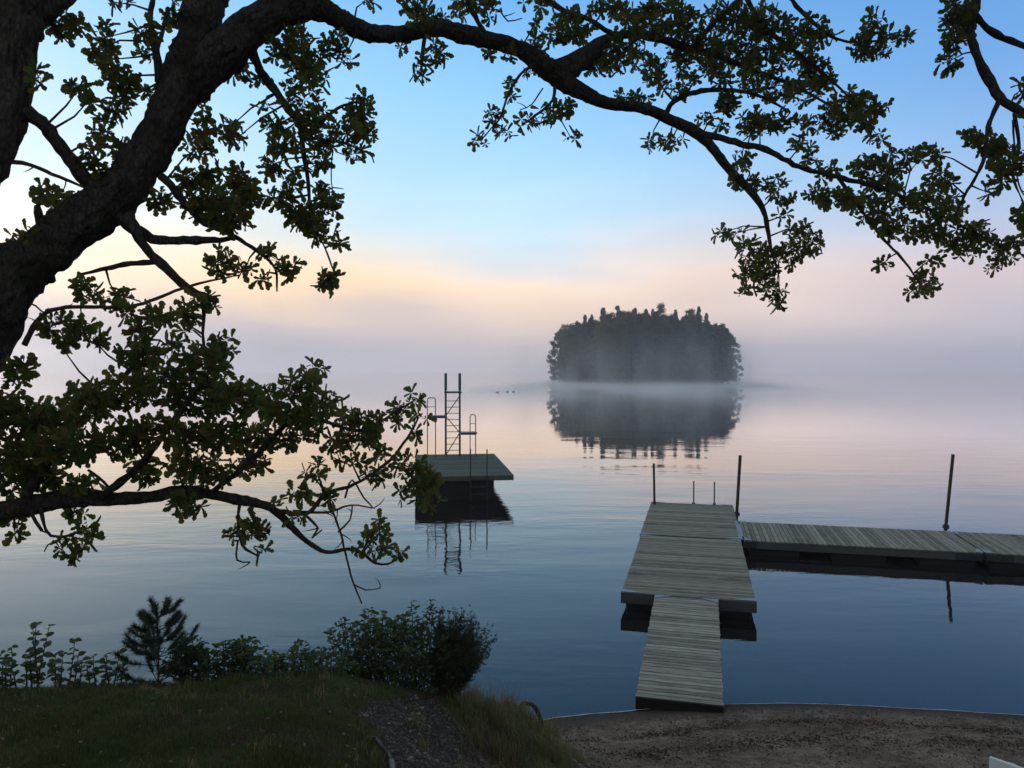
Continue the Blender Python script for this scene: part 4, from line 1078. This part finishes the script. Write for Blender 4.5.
def juniper(px, pyt, rpx, label):
    r = random.Random(31); rp = ridge(px); d = rp[1] + .05; bs = wd(px, rp[0], d); z0 = gz(bs.x, bs.y) - .05
    e = empty('juniper_bush', (bs.x, bs.y, z0)); tag(e, label, 'bush'); Hh = wd(px, pyt, d).z - z0; rr = rpx * d / F
    st = MB(); v, f = [], []
    cen = Vector((rr * .45, 0, Hh * .58))
    for k in range(230):
        u = Vector((r.gauss(0, 1), r.gauss(0, 1), r.gauss(0, 1))).normalized() * r.uniform(.45, 1.0)
        tip = cen + Vector((u.x * rr, u.y * rr * .9, u.z * Hh * .46)) * (1 + .32 * noise.noise(u * 2.5))
        b0 = Vector((r.uniform(-.05, .05), r.uniform(-.05, .05), 0)); m_ = b0.lerp(tip, .62) + Vector((0, 0, -.03))
        st.tube([b0, b0.lerp(m_, .5) + Vector((-.01, 0, .01)), m_, tip], [.006, .005, .003, .0015], 4)
        dr = ((tip - m_).normalized() + Vector((0, 0, .4))).normalized()
        for s_ in range(26):
            t_ = r.uniform(.1, 1.1); c = m_.lerp(tip, t_) + Vector((r.gauss(0, .016), r.gauss(0, .016), r.gauss(0, .016)))
            for u2 in range(5):
                dv = (dr * .7 + Vector((r.gauss(0, .6), r.gauss(0, .6), r.gauss(0, .6)))).normalized(); s2 = dv.orthogonal().normalized() * .003
                n = len(v); L = r.uniform(.02, .036); v += [c - s2, c + s2, c + dv * L]; f.append((n, n + 1, n + 2))
    st.build('stem', TWIG, e); mesh_obj('foliage', v, f, JUNI, e)
juniper(443, 610, 33, 'dense dark juniper bush leaning over the bank')
def pine_sap(px, pyb, pyt, d):
    r = random.Random(8); rp = ridge(px); d = rp[1] + .05; bs = wd(px, rp[0], d); z0 = gz(bs.x, bs.y) - .03
    e = empty('pine_sapling', (bs.x, bs.y, z0)); tag(e, 'young bushy pine seedling on the edge of the lawn', 'pine sapling')
    Hh = wd(px, pyt, d).z - z0
    st = MB(); v, f = [], []
    brs = [([Vector((0, 0, 0)), Vector((.006, 0, Hh * .5)), Vector((-.012, 0, Hh * .97))], .008)]
    for lev, hfr in enumerate((.12, .26, .40, .54, .68, .80)):
        for k in range(7):
            a = r.uniform(0, 6.283); L = (.23 * (1 - hfr) + .08) * r.uniform(.8, 1.15)
            b0 = Vector((0, 0, Hh * (hfr + r.uniform(-.04, .04)))); dv = Vector((math.cos(a), math.sin(a), 0))
            up_ = r.uniform(.35, .95); brs.append(([b0, b0 + dv * L * .6 + Vector((0, 0, L * .3 * up_)), b0 + dv * L + Vector((0, 0, L * up_))], .004))
    for pts_, rr in brs:
        st.tube(pts_, [rr, rr * .7, rr * .35], 5)
        for s_ in range(120 if rr < .005 else 200):
            t_ = (.30 if rr < .005 else .45) + (.70 if rr < .005 else .55) * r.random(); c = pts_[0].lerp(pts_[1], t_ * 2) if t_ < .5 else pts_[1].lerp(pts_[2], t_ * 2 - 1)
            dr = (pts_[2] - pts_[1]).normalized()
            for u in range(4):
                dv = (dr * .9 + Vector((r.gauss(0, .55), r.gauss(0, .55), r.gauss(0, .55)))).normalized(); s2 = dv.cross(Vector((r.random(), r.random(), r.random()))).normalized() * .0024
                n = len(v); L = r.uniform(.036, .062); v += [c - s2, c + s2, c + dv * L]; f.append((n, n + 1, n + 2))
    st.build('stem', TWIG, e); mesh_obj('foliage', v, f, PINE, e)
pine_sap(158, 698, 602, 4.85)

# ------------------------------------------------------------------ grass, stones, litter
HM = {}
def ground_hit(x, y):
    i = int(np.clip(np.searchsorted(ax_, x) - 1, 0, nx - 2)); j = int(np.clip(np.searchsorted(ay_, y) - 1, 0, ny - 2))
    fx = (x - ax_[i]) / (ax_[i + 1] - ax_[i]); fy = (y - ay_[j]) / (ay_[j + 1] - ay_[j])
    z = [verts[j * nx + i][2], verts[j * nx + i + 1][2], verts[(j + 1) * nx + i][2], verts[(j + 1) * nx + i + 1][2]]
    k = j * nx + i
    return (z[0] * (1 - fx) + z[1] * fx) * (1 - fy) + (z[2] * (1 - fx) + z[3] * fx) * fy, zc[k]
def blade(v, f, x, y, z, h, r, w=.0022, lean=.5):
    a = r.uniform(0, 6.28); l = h * lean * r.random(); dx, dy = math.cos(a) * l, math.sin(a) * l; sx_, sy_ = -math.sin(a) * w, math.cos(a) * w
    n = len(v)
    v += [(x - sx_, y - sy_, z), (x + sx_, y + sy_, z), (x + sx_ * .7 + dx * .4, y + sy_ * .7 + dy * .4, z + h * .6), (x - sx_ * .7 + dx * .4, y - sy_ * .7 + dy * .4, z + h * .6), (x + dx, y + dy, z + h * (1 - .3 * lean * .5))]
    f += [(n, n + 1, n + 2, n + 3), (n + 3, n + 2, n + 4)]
r = random.Random(77)
v, f = [], []
n_ = 0
while n_ < 110000:
    y = 2.6 + 3.0 * r.random(); x = r.uniform(-.78, .12) * (y + .3) - 0.05
    z, zn = ground_hit(x, y)
    if zn not in (0, 2): 
        n_ += .2; continue
    cl = noise.noise(Vector((x * 2.3, y * 2.3, 4)))
    if r.random() > .62 + cl: n_ += .3; continue
    blade(v, f, x, y, z - .004, r.uniform(.018, .042) * (1 + .7 * max(0, cl)), r, .0016); n_ += 1
lg = mesh_obj('lawn_grass', v, f, GRASS); tag(lg, 'short dark grass of the lawn', kind='stuff')
v, f = [], []
for c in range(800):
    y = r.uniform(4.4, 9.2); px = r.uniform(385, 585)
    x = (px - 512) / F * y
    z, zn = ground_hit(x, y)
    if z < .15 or (zn != 2 and not (zn == 1 and r.random() < .10)): continue
    if noise.noise(Vector((x * 4, y * 4, 6))) < -.22: continue
    lng = r.uniform(.05, .24) * r.uniform(.6, 1.2)
    for k in range(r.randint(30, 60)):
        blade(v, f, x + r.gauss(0, .035), y + r.gauss(0, .035), z - .01, lng * r.uniform(.5, 1.1), r, .0017, .8)
for c in range(260):   # tufts fringing the lawn edge and the path
    y = r.uniform(3.2, 5.4); x = r.uniform(-3.6, -.3)
    z, zn = ground_hit(x, y)
    pxx, pyy = project((x, y, z))
    if zn == 0 and pxx < 400 and (pyy < 702 or pxx > 335 or noise.noise(Vector((x*3, y*3, 2))) > .25):
        for k in range(22): blade(v, f, x + r.gauss(0, .03), y + r.gauss(0, .03), z - .01, r.uniform(.03, .09), r, .0016, .8)
tg = mesh_obj('tall_grass', v, f, STRAW); tag(tg, 'straw coloured tufts of tall grass on the bank', kind='stuff')
# stones
def stones(name, n, cond, sz, m, label, seed, flat=.6):
    r = random.Random(seed); v, f = [], []
    ico = bmesh.new(); bmesh.ops.create_icosphere(ico, subdivisions=1, radius=1); iv_ = [x.co.copy() for x in ico.verts]; if2 = [tuple(q.index for q in ff.verts) for ff in ico.faces]; ico.free()
    c = 0; tr_ies = 0
    while c < n and tr_ies < n * 30:
        tr_ies += 1
        x, y = cond(r)
        if x is None: continue
        z, zn = ground_hit(x, y)
        s = sz(r); M_ = Matrix.Rotation(r.uniform(0, 6.28), 3, 'Z') @ Matrix.Diagonal((1, r.uniform(.55, 1), flat * r.uniform(.6, 1.1))) 
        b = len(v); jit = [r.uniform(.8, 1.2) for _ in iv_]
        v += [tuple(M_ @ (q * s * jj) + Vector((x, y, z + s * .15))) for q, jj in zip(iv_, jit)]; f += [tuple(b + i for i in t_) for t_ in if2]; c += 1
    o = mesh_obj(name, v, f, m); tag(o, label, kind='stuff'); return o
STONE = mat('pebble', rough=.9, spec=.2); N = NT(STONE)
N.color(N.ramp(N.island(), [(0, (.045, .036, .026)), (.4, (.085, .068, .052)), (.8, (.13, .108, .085)), (1, (.30, .28, .25))]))
def on_path(r):
    y = r.uniform(3.2, 7.6); px = r.uniform(335, 540); x = (px - 512) / F * y
    z, zn = ground_hit(x, y)
    return (x, y) if zn == 1 else (None, None)
stones('path_gravel', 3000, on_path, lambda r: .003 + .022 * r.random() ** 5.0, STONE, 'coarse gravel and chips covering the slope', 3)
def on_sand(r):
    y = r.uniform(5.5, 9.9); px = r.uniform(540, 1040); x = (px - 512) / F * y
    z, zn = ground_hit(x, y)
    return (x, y) if zn == 3 and z > .03 else (None, None)
stones('beach_pebbles', 2600, on_sand, lambda r: .004 + .012 * r.random() ** 3, STONE, 'small pebbles scattered over the sand', 4)
v, f = [], []
def flake(x, y, z, L, r, up=.25):
    dv = Vector((r.gauss(0, 1), r.gauss(0, 1), r.gauss(0, up))); nn_ = Vector((r.gauss(0, up), r.gauss(0, up), 1))
    ovate(v, f, Vector((x, y, z + .006)), dv, nn_, L, r.uniform(.35, .75), .1, r.uniform(-.2, .3))
c = 0
while c < 9000:
    y = r.uniform(5.3, 9.9); px = r.uniform(545, 1045); x = (px - 512) / F * y
    z, zn = ground_hit(x, y)
    if zn != 3 or z < .045: continue
    # drift lines of debris running along the shore
    band = math.exp(-((z - .17 - .02 * math.sin(x * 1.3)) / .022) ** 2) + .55 * math.exp(-((z - .33 - .03 * math.sin(x * .9 + 1)) / .05) ** 2) + .12
    pt = .5 + noise.noise(Vector((x * 2.2, y * 2.2, 8)))
    if r.random() > band * pt * 1.5: continue
    flake(x, y, z, r.uniform(.008, .032), r); c += 1
bd = mesh_obj('beach_debris', v, f, leaf_mat('washed_debris', [(.020, .015, .011), (.035, .026, .018), (.06, .045, .032), (.015, .012, .010), (.11, .09, .07)], 0, .9, .1)); tag(bd, 'dark drift line of leaves and bark washed up on the sand', kind='stuff')
v, f = [], []
for c in range(900):
    y = 2.9 + 2.3 * r.random(); x = r.uniform(-.75, -.02) * y
    z, zn = ground_hit(x, y)
    if zn in (0, 1): flake(x, y, z + .02, r.uniform(.008, .026), r)
fl_ = mesh_obj('fallen_leaves', v, f, LITTER); tag(fl_, 'small fallen leaves scattered over the lawn', kind='stuff')

# old pipe surfacing from the gravel
def gp(px, d, dz=0):
    x = (px - 512) / F * d; z, _ = ground_hit(x, d); return Vector((x, d, z + dz))
def gpp(px, py, dz):
    d = ghit(px, py) or 3.3; return gp(px, d, dz)
pp = [gpp(362, 728, -.04), gpp(366, 733, .0), gpp(374, 738, .008), gpp(381, 744, .01), gpp(387, 752, .012), gpp(390, 760, .012), gpp(391, 768, .012), gpp(392, 785, .012)]
e = empty('water_pipe', pp[-1]); tag(e, 'grey plastic pipe surfacing from the gravel beside the lawn', 'pipe')
S = spline([tuple(p) for p in pp], .04)
b = MB(); cut = int(len(S) * .62)
b.tube([Vector(q) - pp[-1] for q in S[:cut + 1]], .013, 12); b.build('dark_length', FLOAT, e, True)
b = MB(); b.tube([Vector(q) - pp[-1] for q in S[cut:]], .016, 12); b.build('pale_length', metal_mat('pale_pipe', (.17, .18, .19), .7, 0), e, True)
# arched root on the bank
def atg(px, py, d): return wd(px, py, d)
g0 = gp(519, 7.5, -.03); g1 = gp(541, 7.75, -.05)
rt = [g0, atg(521, 706.5, 7.55), atg(528, 703.5, 7.6), atg(534, 706, 7.65), atg(538, 713, 7.7), atg(541, 722, 7.75), g1]
b = MB(); o0 = empty('arched_root', g1); b.tube([Vector(q[:3]) - g1 for q in spline([tuple(p) for p in rt], .03)], .022, 10, wob=.3); b.build('root_bow', BARK, o0, True); tag(o0, 'dark root arching out of the grassy bank by the beach', 'root')

# white board in the bottom right corner
c_ = wd(989, 757, 5.6); d_ = wd(1050, 772, 5.3); dirb = (d_ - c_); Lb = dirb.length
e = empty('white_bench', (c_.x, c_.y, c_.z), math.atan2(dirb.y, dirb.x)); tag(e, 'corner of a white painted wooden bench on the beach', 'bench')
gzb = gz(c_.x + .5, c_.y) - c_.z
b = MB(); b.box(0, 1.5, 0, .03, -.16, 0, bev=.004); b.build('backrest_board', WHITE, e)
b = MB(); b.box(.0, 1.5, -.36, -.02, gzb + .42 if gzb < -.6 else -.25, (gzb + .42 if gzb < -.6 else -.25) + .03, bev=.004); b.build('seat', WHITE, e)
for x in (.1, 1.35):
    b = MB(); b.box(x, x + .06, .032, .08, gzb - .05, -.02, bev=.004); b.build('leg', WHITE, e)
    b = MB(); b.box(x, x + .06, -.34, -.28, gzb - .05, -.26, bev=.004); b.build('leg', WHITE, e)
